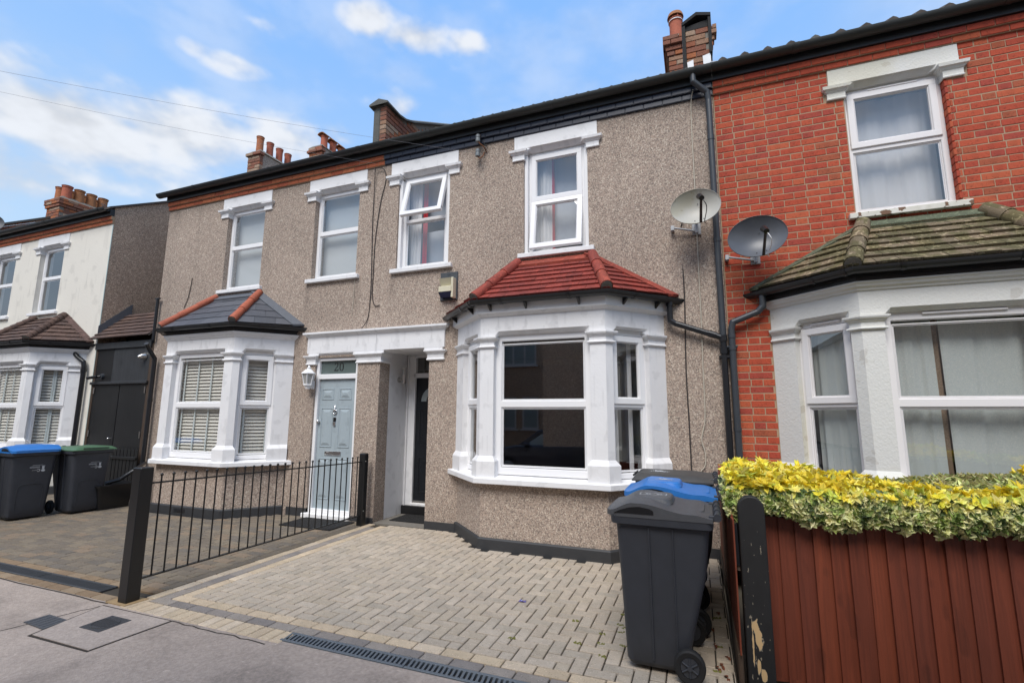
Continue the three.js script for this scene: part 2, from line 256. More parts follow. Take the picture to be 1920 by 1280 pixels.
const oldPaver = tones('old paver', [[.222, .182, .136], [.198, .165, .128], [.24, .195, .142], [.185, .158, .128], [.255, .208, .15], [.21, .172, .13], [.28, .21, .145]], .92, { map: rep(paverTex, 2.0), bumpMap: rep(rough, .1), bumpScale: .003 });
const edgePaver = tones('edging paver', [[.30, .21, .125], [.27, .185, .11], [.32, .235, .15]], .92, { map: rep(paverTex, 2.0) });
const fenceWood = tones('stained board', [[.215, .047, .020], [.195, .044, .020], [.235, .053, .022], [.18, .042, .021]], .62, { map: rep(woodTex, .5, 1.4), bumpMap: rep(woodTex, .5, 1.4), bumpScale: .003 });
const pick = (a, r) => a[Math.floor(r() * a.length) % a.length];
const EYE = V(0, 1.555, 6);
// the pieces that show largest become parts of their own, the rest one part of stuff
function pieces(name, list, parent, most, restName) {   // list: {g, mat, pos, scale, rotY}
  list.forEach((p) => { p.d = EYE.distanceTo(V(...p.pos)) / Math.sqrt(p.size ?? 1) + (p.hidden ? 100 : 0); });
  list.sort((a, b) => a.d - b.d);
  list.slice(0, most).forEach((p) => piece(name, p.g, p.mat, parent, p.pos, p.scale, p.rotY));
  const by = new Map(); list.slice(most).forEach((p) => { if (!by.has(p.mat)) by.set(p.mat, []); by.get(p.mat).push(p); });
  const geos = [], mats = [];
  for (const [m, ps] of by) { geos.push(mergeGeometries(ps.map((p) => { const g = p.g.clone(); g.scale(...(p.scale ?? [1, 1, 1])); g.rotateY(p.rotY ?? 0); g.translate(...p.pos); return g; }))); mats.push(m); }
  if (!geos.length) return;
  const g = mergeGeometries(geos, true), b = baseOf.get(parent); g.translate(-b[0], -b[1], -b[2]);
  const o = new THREE.Mesh(g, mats); o.name = restName; o.userData.kind = 'stuff'; o.castShadow = o.receiveShadow = true; parent.add(o);
}

// ------------------------------------------------------------------ ground: street, pavement, the two driveways
mat('asphalt', [.50, .415, .355], .93, { map: rep(asphaltTex, 3.1), bumpMap: rep(rough, .12), bumpScale: .003 });
mat('patch', [.51, .43, .375], .93, { map: rep(asphaltTex, 2.3), bumpMap: rep(rough, .12), bumpScale: .002 });
mat('road', [.07, .07, .072], .9, { map: rep(asphaltTex, 2.6) });
mat('earth', [.10, .085, .06], 1, { map: rep(grain, 3) });
mat('joint', [.06, .05, .038], 1, { map: rep(speck, .4) });
mat('crack', [.035, .028, .022], 1);
const sheet = (x0, x1, z0, z1, y) => faces([[[x0, y, z1], [x1, y, z1], [x1, y, z0], [x0, y, z0]]]);
const ground = structure('ground', 'earth under and beyond the street'); part('soil', sheet(-300, 300, -300, 300, -.32), M.earth, ground);
const pavement = structure('pavement', 'grey asphalt pavement in front of the driveways');
part('surface', [box(-40, 12, -.3, -.004, 3.215, 6.3)], M.asphalt, pavement);
const kerb = structure('kerb', 'concrete kerb along the road'); part('kerb_stone', cbox(-40, 12, -.3, .0, 6.3, 6.43, .015), M.stone, kerb);
const road = structure('road', 'asphalt road'); part('surface', sheet(-60, 30, 6.43, 12.6, -.2), M.road, road);
const farPavement = structure('pavement', 'pavement across the road'); part('surface', box(-60, 30, -.3, -.03, 12.6, 16), M.asphalt, farPavement);
{ // cracked seams and the newer patch round the two covers
  const patch = structure('pavement_patch', 'smoother pale patch of pavement round the black cover');
  const P = [[-4.47, 3.795], [-3.84, 3.79], [-3.80, 3.285], [-4.60, 3.29]], Q = [[-4.49, 3.815], [-3.828, 3.805], [-3.785, 3.27], [-4.62, 3.272]];
  part('surface', prism(P, -.02, .0015), M.patch, patch); part('seam', prism(Q, -.02, -.0025), M.crack, patch);
  const seam = structure('pavement_seam', 'dark seams in the pavement');
  const strip = (a, w) => { const L = []; for (let i = 0; i < a.length - 1; i++) { const p = a[i], q = a[i + 1], l = Math.hypot(q[0] - p[0], q[1] - p[1]), nx = -(q[1] - p[1]) / l * w, nz = (q[0] - p[0]) / l * w; L.push([[p[0] + nx, -.0035, p[1] + nz], [q[0] + nx, -.0035, q[1] + nz], [q[0] - nx, -.0035, q[1] - nz], [p[0] - nx, -.0035, p[1] - nz]]); } return faces(L); };
  const r = mulberry(61), wob = (x0, z0, x1, z1, n) => Array.from({ length: n + 1 }, (_, i) => [mix(x0, x1, i / n) + (r() - .5) * .025, mix(z0, z1, i / n) + (r() - .5) * .02]);
  part('seam', [strip(wob(-4.62, 3.29, -4.78, 3.86, 9), .007), strip(wob(-4.78, 3.86, -5.0, 4.5, 6), .008), strip(wob(-12, 3.23, -4.63, 3.235, 40), .009), strip(wob(-3.8, 3.28, -2.83, 3.285, 12), .006)], M.crack, seam);
  const cover = thing('utility_cover', 'black rectangular cover with cast oval set in the pale pavement patch', 'utility cover', [-4.19, 0, 3.495]);
  mat('cover', [.06, .06, .064], .6, { map: rep(grain, .12), bumpMap: rep(rough, .05), bumpScale: .004 });
  part('plate', cbox(-4.305, -4.075, -.01, .004, 3.385, 3.605, .002), M.cover, cover);
  const ring = new THREE.TorusGeometry(.095, .004, 4, 28); ring.scale(1, .88, 1); ring.rotateX(Math.PI / 2); ring.translate(-4.19, .005, 3.495); part('ring', fin(ring), M.cover, cover);
  for (let i = 0; i < 6; i++) part('rib', cbox(-4.255 + i * .024, -4.249 + i * .024, .003, .007, 3.44, 3.55, .001), M.cover, cover);
  const cover2 = thing('utility_cover', 'grey iron water cover with cross bars at the broken pavement seam', 'utility cover', [-4.66, 0, 3.63]);
  mat('iron', [.11, .115, .125], .55, { metalness: .2, map: rep(grain, .15), bumpMap: rep(rough, .05), bumpScale: .004 });
  part('plate', hexa([[-4.79, -.01, 3.7], [-4.5, -.01, 3.72], [-4.53, -.01, 3.56], [-4.78, -.01, 3.55], [-4.79, .003, 3.7], [-4.5, .003, 3.72], [-4.53, .003, 3.56], [-4.78, .003, 3.55]]), M.iron, cover2);
  for (let i = 0; i < 5; i++) part('rib', cbox(-4.76 + i * .05, -4.748 + i * .05, .002, .006, 3.57, 3.70, .001), M.iron, cover2);
}
// blocks are unit geometries per size so that their small chamfer keeps its size
const blockCache = new Map();
function blockGeo(w, d, h = .05, v = 0) { const k = `${w.toFixed(3)} ${d.toFixed(3)} ${h} ${v}`; if (!blockCache.has(k)) { const g = cbox(-w / 2, w / 2, -h, 0, -d / 2, d / 2, .0045); const u = g.attributes.uv; for (let i = 0; i < u.count; i++) u.setXY(i, u.getX(i) + v * .37, u.getY(i) + v * .61); blockCache.set(k, g); } return blockCache.get(k); }
const baysPlan = (x, z) => { for (const [a, b] of [[-2.48, -.935], [-8.25, -6.705]]) if (z < .66 && x > a - .62 + Math.max(0, 0) && x < b + .62 && z < .66 && (x > a - (.66 - z) && x < b + (.66 - z))) return true; return false; };
{ // main driveway: herringbone, bordered
  const drive = structure('driveway', 'block paved driveway in grey brown herringbone with tan borders');
  part('bedding', box(-4.47, .14, -.2, -.018, -.05, 3.26), M.joint, drive);
  const r = mulberry(101), L = [], B = [], add = (to, x0, x1, z0, z1, ms, hidden) => { if (x1 - x0 < .012 || z1 - z0 < .012) return; to.push({ g: blockGeo(+(x1 - x0 - .0085).toFixed(3), +(z1 - z0 - .0085).toFixed(3), .05, Math.floor(r() * 8)), mat: pick(ms, r), pos: [(x0 + x1) / 2, (r() - .5) * .003, (z0 + z1) / 2], hidden }); };
  const u = .0945, X0 = -4.13, X1 = .135, Z0 = .02, Z1 = 2.885;
  for (let i = -30; i < 60; i++) for (let j = -30; j < 60; j++) {
    const m = (((i - j) % 4) + 4) % 4; if (m !== 0 && m !== 3) continue;
    const x0 = X0 + i * u, z0 = Z1 - (j + 1) * u - (m === 3 ? u : 0), x1 = x0 + (m === 0 ? 2 * u : u), z1 = z0 + (m === 3 ? 2 * u : u);
    const a = Math.max(x0, X0), b = Math.min(x1, X1), c = Math.max(z0, Z0), d = Math.min(z1, Z1); if (b - a < .012 || d - c < .012 || baysPlan((a + b) / 2, (c + d) / 2)) continue;
    add(L, a, b, c, d, paver, d > 3.4);
  }
  pieces('paver', L, drive, 300, 'paver_field');
  for (let x = -4.24, k = 0; x < .13; x += .215, k++) { add(B, x, Math.min(x + .215, .135), 2.885, 2.985, tanPaver); add(B, x + (k ? -.1 : -.12), Math.min(x + .115, .135), 2.985, 3.085, greyPaver); }
  for (let z = 2.885; z > .1; z -= .215) { add(B, -4.24, -4.13, Math.max(z - .215, .02), z, tanPaver); add(B, -4.36, -4.24, Math.max(z - .1, .02), Math.min(z + .115, 2.985), greyPaver); }
  for (let x = -4.36; x < -2.82; x += .1) add(B, x, x + .1, 3.085, 3.255, tanPaver);
  for (let z = 3.255; z > .1; z -= .215) add(B, -4.47, -4.36, Math.max(z - .215, .02), z, tanPaver);
  B.forEach((p) => { p.size = 1.6; }); pieces('border_paver', B, drive, 200, 'border_field');
  const moss = []; const rm = mulberry(8);
  for (const [x, z] of [[-.62, 2.1], [-.58, 2.14], [-.54, 2.1], [-.6, 2.22], [-.72, 2.3], [-.7, 2.45], [-.55, 2.42], [-.95, 2.15], [-.62, 1.9], [-.85, 2.5], [-1.3, 2.6], [-.5, 1.75], [-.66, 2.62], [.03, 2.55], [.05, 2.2], [.02, 2.9], [.06, 1.7]]) for (let k = 0; k < 9; k++) moss.push(ball([x + (rm() - .5) * .05, -.001, z + (rm() - .5) * .03], .004 + rm() * .006, 6));
  mat('moss', [.15, .15, .035], 1); const mo = part('moss', moss, M.moss, drive); mo.userData.kind = 'stuff';
}
{ // left driveway: weathered stretchers
  const drive = structure('driveway', 'weathered brown block paved driveway behind the railing');
  part('bedding', box(-19, -4.475, -.2, -.018, -.3, 3.22), M.joint, drive);
  const r = mulberry(202), L = [], B = []; let row = 0;
  const add = (to, x0, x1, z0, z1, ms) => { if (x1 - x0 < .03) return; to.push({ g: blockGeo(+(x1 - x0 - .0085).toFixed(3), +(z1 - z0 - .0085).toFixed(3), .05, Math.floor(r() * 8)), mat: pick(ms, r), pos: [(x0 + x1) / 2, (r() - .5) * .003, (z0 + z1) / 2] }); };
  for (let z = 2.86; z > .02; z -= .108, row++) { if (row % 2) add(L, -4.688, -4.585, z - .108, z, oldPaver); for (let x = -4.58 - (row % 2) * .108; x > -11.4; x -= .215) if (!baysPlan(x - .1, z - .05)) add(L, x - .215, x, z - .108, z, oldPaver); }
  pieces('paver', L, drive, 300, 'paver_field');
  for (let x = -4.48; x > -9.5; x -= .215) { add(B, x - .215, x, 3.11, 3.215, edgePaver); add(B, x - .215, x, 2.862, 2.955, edgePaver); }
  for (let z = 2.86; z > .2; z -= .215) add(B, -4.585, -4.478, z - .215, z, [oldPaver[0], oldPaver[2]]);
  pieces('border_paver', B, drive, 120, 'border_field');
  const d = thing('drain_channel', 'narrow dark drain channel along the front of the weathered left driveway', 'drain', [-7, 0, 3.03]);
  mat('drainDark', [.055, .058, .062], .6, { map: rep(grain, .3) });
  for (let k = 0; k < 5; k++) { const x1 = -4.98 - k * 1.0, x0 = x1 - .99; const g = [cbox(x0, x1, -.03, .001, 2.958, 2.978, .002), cbox(x0, x1, -.03, .001, 3.088, 3.108, .002)]; for (let x = x0 + .01; x < x1 - .012; x += .026) g.push(box(x, x + .014, -.03, -.002, 2.978, 3.088)); part('grating', g, M.drainDark, d); }
  part('trough', box(-10, -4.98, -.12, -.035, 2.958, 3.108), M.blackGloss, d);
}
{ // the front drain
  const d = thing('drain_channel', 'grey slotted drain grating at the front edge of the herringbone driveway', 'drain', [-1.4, 0, 3.15]);
  mat('grating', [.15, .175, .20], .5, { metalness: .25, map: rep(grain, .25) });
  mat('void', [.006, .006, .006], 1);
  for (let k = 0; k < 3; k++) {
    const x0 = -2.79 + k * 1.005, x1 = x0 + 1.0, g = [cbox(x0, x1, -.03, .004, 3.09, 3.112, .002), cbox(x0, x1, -.03, .004, 3.193, 3.214, .002)];
    for (let x = x0; x < x1 - .014; x += .0333) g.push(hexa([[x - .016, -.03, 3.112], [x + .0, -.03, 3.112], [x + .014, -.03, 3.193], [x - .002, -.03, 3.193], [x - .016, .003, 3.112], [x + .0, .003, 3.112], [x + .014, .003, 3.193], [x - .002, .003, 3.193]].map(([a, b, c]) => [a + .018, b, c])));
    part('grating', g, M.grating, d);
  }
  part('trough', box(-2.79, .22, -.12, -.045, 3.09, 3.214), M.void, d);
}

// ------------------------------------------------------------------ pieces of houses
const frameAt = (x, y, z, dx = 1, dz = 0) => { const l = Math.hypot(dx, dz), ux = dx / l, uz = dz / l; return new THREE.Matrix4().makeBasis(V(ux, 0, uz), V(0, 1, 0), V(-uz, 0, ux)).setPosition(x, y, z); };
const quadPane = (u0, u1, v0, v1, w) => faces([[[u0, v0, w], [u1, v0, w], [u1, v1, w], [u0, v1, w]]]);
const bars = (u0, u1, v0, v1, t, w0, w1, b = .006) => [cbox(u0, u1, v0, v0 + t, w0, w1, b), cbox(u0, u1, v1 - t, v1, w0, w1, b), cbox(u0, u0 + t, v0 + t * .6, v1 - t * .6, w0, w1 - .001, b), cbox(u1 - t, u1, v0 + t * .6, v1 - t * .6, w0, w1 - .001, b)];
// a white window W x H whose lower left outer corner is the matrix's origin; lights: [v0, v1, kind, open angle]; kind 'sash' or 'fixed'
function makeWindow(house, Mx, W, H, lights, { m = M.upvc, vent = false, f = .058, tilt = 0 } = {}) {
  const fr = [...bars(0, W, 0, H, f, -.07, 0)];
  for (let i = 0; i < lights.length - 1; i++) fr.push(cbox(f * .6, W - f * .6, lights[i][1] - .001, lights[i + 1][0] + .001, -.066, -.002, .006));
  const win = part('window', fr.map((g) => turned(g, Mx)), m, house);
  for (const [v0, v1, kind, open = 0] of lights) {
    const u0 = f, u1 = W - f, rot = new THREE.Matrix4(), hinge = v1;
    if (open) rot.makeTranslation(0, hinge, .0).multiply(new THREE.Matrix4().makeRotationX(-open)).multiply(new THREE.Matrix4().makeTranslation(0, -hinge, .0));
    const all = Mx.clone().multiply(rot), s = kind === 'sash' ? .052 : .014, e = kind === 'sash' ? .018 : 0;
    part('sash', [...bars(u0 - e, u1 + e, v0 - e, v1 + e, s + e, kind === 'sash' ? -.045 : -.05, kind === 'sash' ? .016 : -.012), ...bars(u0 + s, u1 - s, v0 + s, v1 - s, .010, -.03, kind === 'sash' ? .004 : -.02, .004)].map((g) => turned(g, all)), m, win);
    const pane = quadPane(u0 + s + .009, u1 - s - .009, v0 + s + .009, v1 - s - .009, -.012); part('pane', turned(pane, all), M.glass, win);
    if (open) part('handle', turned(cbox(W / 2 - .012, W / 2 + .012, v0 + .02, v0 + .075, -.06, -.045, .004), all), m, win);
  }
  if (vent) part('vent', turned(cbox(W * .27, W * .78, H - .042, H - .022, 0, .022, .006), Mx), m, win);
  return win;
}
const CH = [[-.10, 5.245], [-.05, 5.245], [0, 5.30], [-.10, 5.30]];
function upperWindow(house, cx, { white = M.white, m = M.upvc, lights, vent = false, sillMat = white, reveal = 0 } = {}) {
  const hw = .455, w = 2 * hw - reveal * 2;
  makeWindow(house, frameAt(cx - hw + reveal, 3.735, -.085), w, 1.50, lights ?? [[.058, .77, 'fixed'], [.835, 1.442, 'fixed']], { m, vent });
  const L = [box(cx - .462, cx + .462, 5.228, 5.305, -.22, -.088), plate([[cx - .595, 5.27], [cx - .595, 5.492], [cx + .595, 5.492], [cx + .595, 5.27], [cx + .40, 5.27], [cx + .40, 5.30], [cx - .40, 5.30], [cx - .40, 5.27]], [], -.1, .012)];
  const at = (a) => a.map(([o, y]) => [o, y]);
  L.push(sweep([[cx - .34, 0], [cx + .34, 0]], at(CH)));
  for (const s of [-1, 1]) L.push(hexa([[cx + s * .34, 5.245, -.1], [cx + s * .40, 5.245, -.1], [cx + s * .40, 5.262, .011], [cx + s * .34, 5.245, -.05], [cx + s * .34, 5.30, -.1], [cx + s * .40, 5.30, -.1], [cx + s * .40, 5.30, .011], [cx + s * .34, 5.30, 0]]));
  part('lintel', L, white, house);
  const P = [[-.02, 5.118], [.022, 5.118], [.026, 5.13], [.018, 5.14], [.02, 5.198], [.034, 5.21], [.04, 5.225], [.06, 5.235], [.066, 5.268], [-.02, 5.268]];
  part('bracket', sweep([[cx - .60, -.02], [cx - .60, 0], [cx - hw - .005, 0], [cx - hw - .005, -.085]], P), white, house);
  part('bracket', sweep([[cx + hw + .005, -.085], [cx + hw + .005, 0], [cx + .60, 0], [cx + .60, -.02]], P), white, house);
  part('sill', [cbox(cx - .53, cx + .53, 3.668, 3.732, -.05, .058, .006), box(cx - hw + .001, cx + hw - .001, 3.66, 3.735, -.09, -.049)], sillMat, house);
  if (reveal) for (const s of [-1, 1]) part('reveal', cbox(Math.min(cx + s * hw, cx + s * (hw - reveal)), Math.max(cx + s * hw, cx + s * (hw - reveal)), 3.735, 5.2, -.16, -.03, .004), M.upvc, house);
}
function tilePlane(parent, name, P0, P1, T0, T1, n, w, mats, thick, r) {
  const a = V(...P0), d = V(...P1).sub(a), len = d.length(); d.normalize();
  const t0v = V(...T0).sub(a), t1v = V(...T1).sub(a), aT0 = t0v.dot(d), aT1 = t1v.dot(d), s = t0v.clone().addScaledVector(d, -aT0), nrm = d.clone().cross(s).normalize(); if (nrm.y < 0) nrm.negate();
  const at = (u, t, h) => { const p = a.clone().addScaledVector(d, u).addScaledVector(s, t).addScaledVector(nrm, h); return [p.x, p.y, p.z]; };
  for (let k = 0; k < n; k++) {
    const ta = k / n, tb = Math.min(1, (k + 1.12) / n), lo = [mix(0, aT0, ta), mix(len, aT1, ta)], hi = [mix(0, aT0, tb), mix(len, aT1, tb)];
    for (let u = -w * (k % 2 ? .5 : 0); u < len; u += w) {
      const b0 = Math.max(u + .002, lo[0]), b1 = Math.min(u + w - .002, lo[1]); if (b1 - b0 < .012) continue;
      let c0 = Math.max(u + .002, hi[0]), c1 = Math.min(u + w - .002, hi[1]); if (c1 < c0) c0 = c1 = (c0 + c1) / 2 < (b0 + b1) / 2 ? Math.max(b0, Math.min(b1, hi[1])) : Math.min(b1, Math.max(b0, hi[0]));
      const j = (r() - .5) * thick * .3, h = thick + j, drop = (r() - .5) * .02 / n;
      part(name, hexa([at(b0, ta + drop, .3 * thick), at(b1, ta + drop, .3 * thick), at(c1, tb, 0), at(c0, tb, 0), at(b0, ta + drop, .3 * thick + h), at(b1, ta + drop, .3 * thick + h), at(c1, tb, .25 * thick), at(c0, tb, .25 * thick)]), pick(mats, r), parent);
    }
  }
}
function hipTiles(parent, A, B, n, r0, mats, r, cap) {
  for (let i = 0; i < n; i++) { const p = A.map((v, k) => mix(v, B[k], i / n)), q = A.map((v, k) => mix(v, B[k], (i + 1.06) / n)); part('hip_tile', toCreasedNormalsSafe(cyl(p, q, r0 * 1.08, r0 * .93, 14)), pick(mats, r), parent); }
  if (cap) { const d = V(...B).sub(V(...A)).normalize(), c = V(...A).addScaledVector(d, -.004); part('mortar_bedding', cyl([c.x, c.y, c.z], [A[0] + d.x * .02, A[1] + d.y * .02, A[2] + d.z * .02], r0 * .92, r0 * .92, 14), cap, parent); }
}
const toCreasedNormalsSafe = (g) => g;
const halfRound = (c, y, r, t = .008) => { const a = []; for (let i = 0; i <= 10; i++) { const q = Math.PI * (1 + i / 10); a.push([c + r * Math.cos(q), y + r * Math.sin(q)]); } for (let i = 10; i >= 0; i--) { const q = Math.PI * (1 + i / 10); a.push([c + (r - t) * Math.cos(q), y + (r - t) * Math.sin(q)]); } return a; };
// a canted bay: xL, xR are the front corners of the pilaster shafts
function makeBay(house, o) {
  const { xL, xR, white, wallMat, main, wL = .64, wR = .60 } = o, zf = .64, r = mulberry(o.seed);
  const W0 = [xL - wL, 0], A = [xL, zf], B = [xR, zf], W1 = [xR + wR, 0], path = [W0, A, B, W1], lenL = Math.hypot(wL, zf), lenR = Math.hypot(wR, zf), dL = [-wL / lenL, -zf / lenL], dR = [wR / lenR, -zf / lenR], eL = lenL - .26, eR = lenR - .25;
  const left = (s) => [xL + s * dL[0], zf + s * dL[1]], right = (s) => [xR + s * dR[0], zf + s * dR[1]];
  const inL = [-dL[1], dL[0]], inR = [dR[1], -dR[0]], outL = [dL[1], -dL[0]], outR = [-dR[1], dR[0]];   // inwards from each cant
  if (wallMat) part('bay_wall', sweep(path, [[-.2, -.1], [-.03, -.1], [-.03, .77], [-.2, .77]], { wall: true }), wallMat, house);
  part('plinth', sweep(path, [[-.06, -.1], [.002, -.1], [.002, .115], [-.012, .13], [-.06, .13]], { wall: true }), M.plinth, house);
  part('bay_sill', sweep(path, [[-.16, .748], [.074, .748], [.08, .754], [.08, .806], [.072, .814], [-.02, .826], [-.16, .85]], { wall: true }), white, house);
  const prof = [[-.04, .815], [.04, .815], [.04, 1.0], [.034, 1.012], [.0, 1.062], [0, 2.352], [.020, 2.358], [.026, 2.368], [.022, 2.38], [.006, 2.386], [.004, 2.43], [.016, 2.437], [.022, 2.45], [.038, 2.46], [.045, 2.475], [.045, 2.49], [-.04, 2.49]];
  const off = (p, d, k) => [p[0] + d[0] * k, p[1] + d[1] * k];
  part('pilaster', sweep([off(left(.10), inL, .09), left(.10), A, [xL + .18, zf], [xL + .18, zf - .09]], prof), white, house);
  part('pilaster', sweep([[xR - .18, zf - .09], [xR - .18, zf], B, right(.10), off(right(.10), inR, .09)], prof), white, house);
  part('pilaster', sweep([W0, left(eL), off(left(eL), inL, .09)], prof), white, house);
  part('pilaster', sweep([off(right(eR), inR, .09), right(eR), W1], prof), white, house);
  // solid backing behind the shafts
  part('pilaster_core', prism([off(left(.09), inL, .1), left(.09), A, [xL + .172, zf], [xL + .172, zf - .1], off(A, [.3, -1], .1)].map((p) => off(p, [0, -1], .008)), .82, 2.5), white, house);
  part('pilaster_core', prism([off(right(.09), inR, .1), right(.09), B, [xR - .172, zf], [xR - .172, zf - .1], off(B, [-.3, -1], .1)].map((p) => off(p, [0, -1], .008)), .82, 2.5), white, house);
  const fr = main ? [[-.13, 2.557], [0, 2.557], [0, 2.742], [.018, 2.748], [.05, 2.772], [.06, 2.780], [.06, 2.905], [-.13, 2.905]] : [[-.13, 2.557], [0, 2.557], [0, 2.728], [.016, 2.736], [.022, 2.752], [.042, 2.768], [.052, 2.79], [.064, 2.80], [.064, 2.815], [-.13, 2.815]];
  part('frieze', sweep(path, fr, { wall: true }), white, house);
  const low = [], sq = [[-.13, 2.487], [0, 2.487], [0, 2.5575], [-.13, 2.5575]], chm = [[-.13, 2.515], [-.045, 2.515], [0, 2.5575], [-.13, 2.5575]];
  const lintel = (p, q) => { const l = Math.hypot(q[0] - p[0], q[1] - p[1]), d = [(q[0] - p[0]) / l, (q[1] - p[1]) / l], nn = [-d[1], d[0]], e = .065, a = off(p, d, e), b = off(q, d, -e); low.push(sweep([a, b], chm)); const P3 = (c, [o2, y]) => [c[0] + nn[0] * o2, y, c[1] + nn[1] * o2]; for (const [c, e2] of [[p, a], [q, b]]) low.push(hexa([P3(c, sq[0]), P3(c, sq[1]), P3(e2, chm[1]), P3(e2, chm[0]), P3(c, sq[3]), P3(c, sq[2]), P3(e2, chm[2]), P3(e2, chm[3])])); };
  lintel([xL + .18, zf], [xR - .18, zf]); lintel(left(eL), left(.10)); lintel(right(.10), right(eR));
  low.push(sweep([left(.10), A, [xL + .18, zf]], sq), sweep([[xR - .18, zf], B, right(.10)], sq), sweep([W0, left(eL)], sq), sweep([right(eR), W1], sq));
  part('lintel', low, white, house);
  part('bay_ceiling', prism([W0, A, B, W1].map(([x, z]) => [x, z - .05]), 2.52, 2.55), M.interior, house);
  // windows
  const wz = zf - .075, fw = xR - xL - .36 + .02, y0 = .845, H = 2.525 - y0, q = o.lights ?? [[.09, .79, 'fixed'], [.865, 1.565, 'fixed']];
  const fo = { m: o.frame ?? M.upvc, f: .085 };
  makeWindow(house, frameAt(xL + .17, y0, wz), fw, H, q, { ...fo, vent: o.vent });
  const cwL = eL - .085, cwR = eR - .085, sideL = o.sideLights ?? [[.07, .79, 'fixed'], [.845, 1.595, 'sash']];
  const pl = off(left(eL + .01), inL, .075), pr = off(right(.095), inR, .075);
  makeWindow(house, frameAt(pl[0], y0, pl[1], -dL[0], -dL[1]), cwL, H, sideL, { m: fo.m, f: .06, vent: o.vent });
  makeWindow(house, frameAt(pr[0], y0, pr[1], dR[0], dR[1]), cwR, H, sideL, { m: fo.m, f: .06, vent: o.vent });
  // eaves and gutter
  if (!main) part('fascia', sweep(path, [[-.1, 2.815], [.03, 2.815], [.03, 2.86], [.05, 2.86], [.05, 2.945], [-.1, 2.945]], { wall: true }), M.gutterBlack, house);
  const gut = part('gutter', sweep(path, halfRound(.125, 2.93, .058), { wall: true, crease: .6 }), M.gutterBlack, house);
  const un = (s, side) => off(side === 0 ? left(s) : right(s), side === 0 ? outL : outR, .125);
  for (const [c, d] of [[[xL + .32, zf + .125], [1, 0]], [[xR - .38, zf + .125], [1, 0]], [un(.33, 1), dR], [un(.33, 0), [-dL[0], -dL[1]]], [un(.02, 0), [-dL[0], -dL[1]]]]) part('gutter_clip', sweep([[c[0] - d[0] * .022, c[1] - d[1] * .022], [c[0] + d[0] * .022, c[1] + d[1] * .022]], halfRound(0, 2.93, .064, .012), { crease: .6 }), M.blackGloss, gut);
  if (main) for (const [p, nn] of [[[xL + .16, zf], [0, 1]], [[xL + .62, zf], [0, 1]], [[xR - .28, zf], [0, 1]], [right(.22), outR], [right(.70), outR], [left(.12), outL], [left(.78), outL]]) { const t = [nn[1], -nn[0]], w = .012, a = off(p, nn, .058), b = off(p, nn, .14), L8 = []; for (const s of [-1, 1]) L8.push([a[0] + t[0] * w * s, 2.80, a[1] + t[1] * w * s], [a[0] + t[0] * w * s, 2.88, a[1] + t[1] * w * s], [b[0] + t[0] * w * s, 2.88, b[1] + t[1] * w * s], [b[0] + t[0] * w * s, 2.86, b[1] + t[1] * w * s]); part('gutter_bracket', hexa([L8[0], L8[1], L8[2], L8[3], L8[4], L8[5], L8[6], L8[7]]), M.blackGloss, gut); }
  // roof
  const e = .118, kL = Math.tan(Math.atan2(zf, wL) / 2) * e, kR = Math.tan(Math.atan2(zf, wR) / 2) * e, EY = 2.945, EL = [xL - kL, EY, zf + e], ER = [xR + kR, EY, zf + e], WL = [xL - wL - e / -outL[0] - .02, EY + .02, 0], WR = [xR + wR + e / outR[0] + .02, EY + .02, 0], TL = [xL + .27, 3.60, .0], TR = [xR - .24, 3.60, .0];
  const dn = (p) => [p[0], p[1] - .012, p[2]];
  const roof = part('bay_roof', faces([[dn(EL), dn(ER), dn(TR), dn(TL)], [dn(WL), dn(EL), dn(TL)], [dn(ER), dn(WR), dn(TR)], [dn(WL), dn(WR), dn(ER), dn(EL)]]), roofBrown, house);
  tilePlane(roof, 'roof_tile', EL, ER, TL, TR, o.courses, o.tileW, o.tiles, o.thick, r);
  tilePlane(roof, 'roof_tile', WL, EL, TL, TL, o.courses, o.tileW, o.tiles, o.thick, r);
  tilePlane(roof, 'roof_tile', ER, WR, TR, TR, o.courses, o.tileW, o.tiles, o.thick, r);
  hipTiles(roof, [EL[0], EL[1] + .03, EL[2]], [TL[0], TL[1] + .0, .06], o.hips, o.hipR, o.hipMats, r, M.stone); hipTiles(roof, [ER[0], ER[1] + .03, ER[2]], [TR[0], TR[1] + .0, .06], o.hips, o.hipR, o.hipMats, r, M.stone);
  const band = (P, Q, inn, w, m, h = .03) => { const g = hexa([P, Q, Q.map((v, i) => v + inn[i] * w), P.map((v, i) => v + inn[i] * w), ...[P, Q, Q.map((v, i) => v + inn[i] * w), P.map((v, i) => v + inn[i] * w)].map((p) => [p[0], p[1] + h, p[2] + .012])]); part('flashing', g, m, roof); };
  if (o.flashR) band(WR, TR, [-.62, -.10, .77], o.flashW ?? .1, o.flashR);
  if (o.flashL) band(WL, TL, [.62, -.10, .77], o.flashW ?? .1, o.flashL);
  if (o.flashT) band(TL, TR, [0, -.62, .78], .15, o.flashT, .035);
  return roof;
}
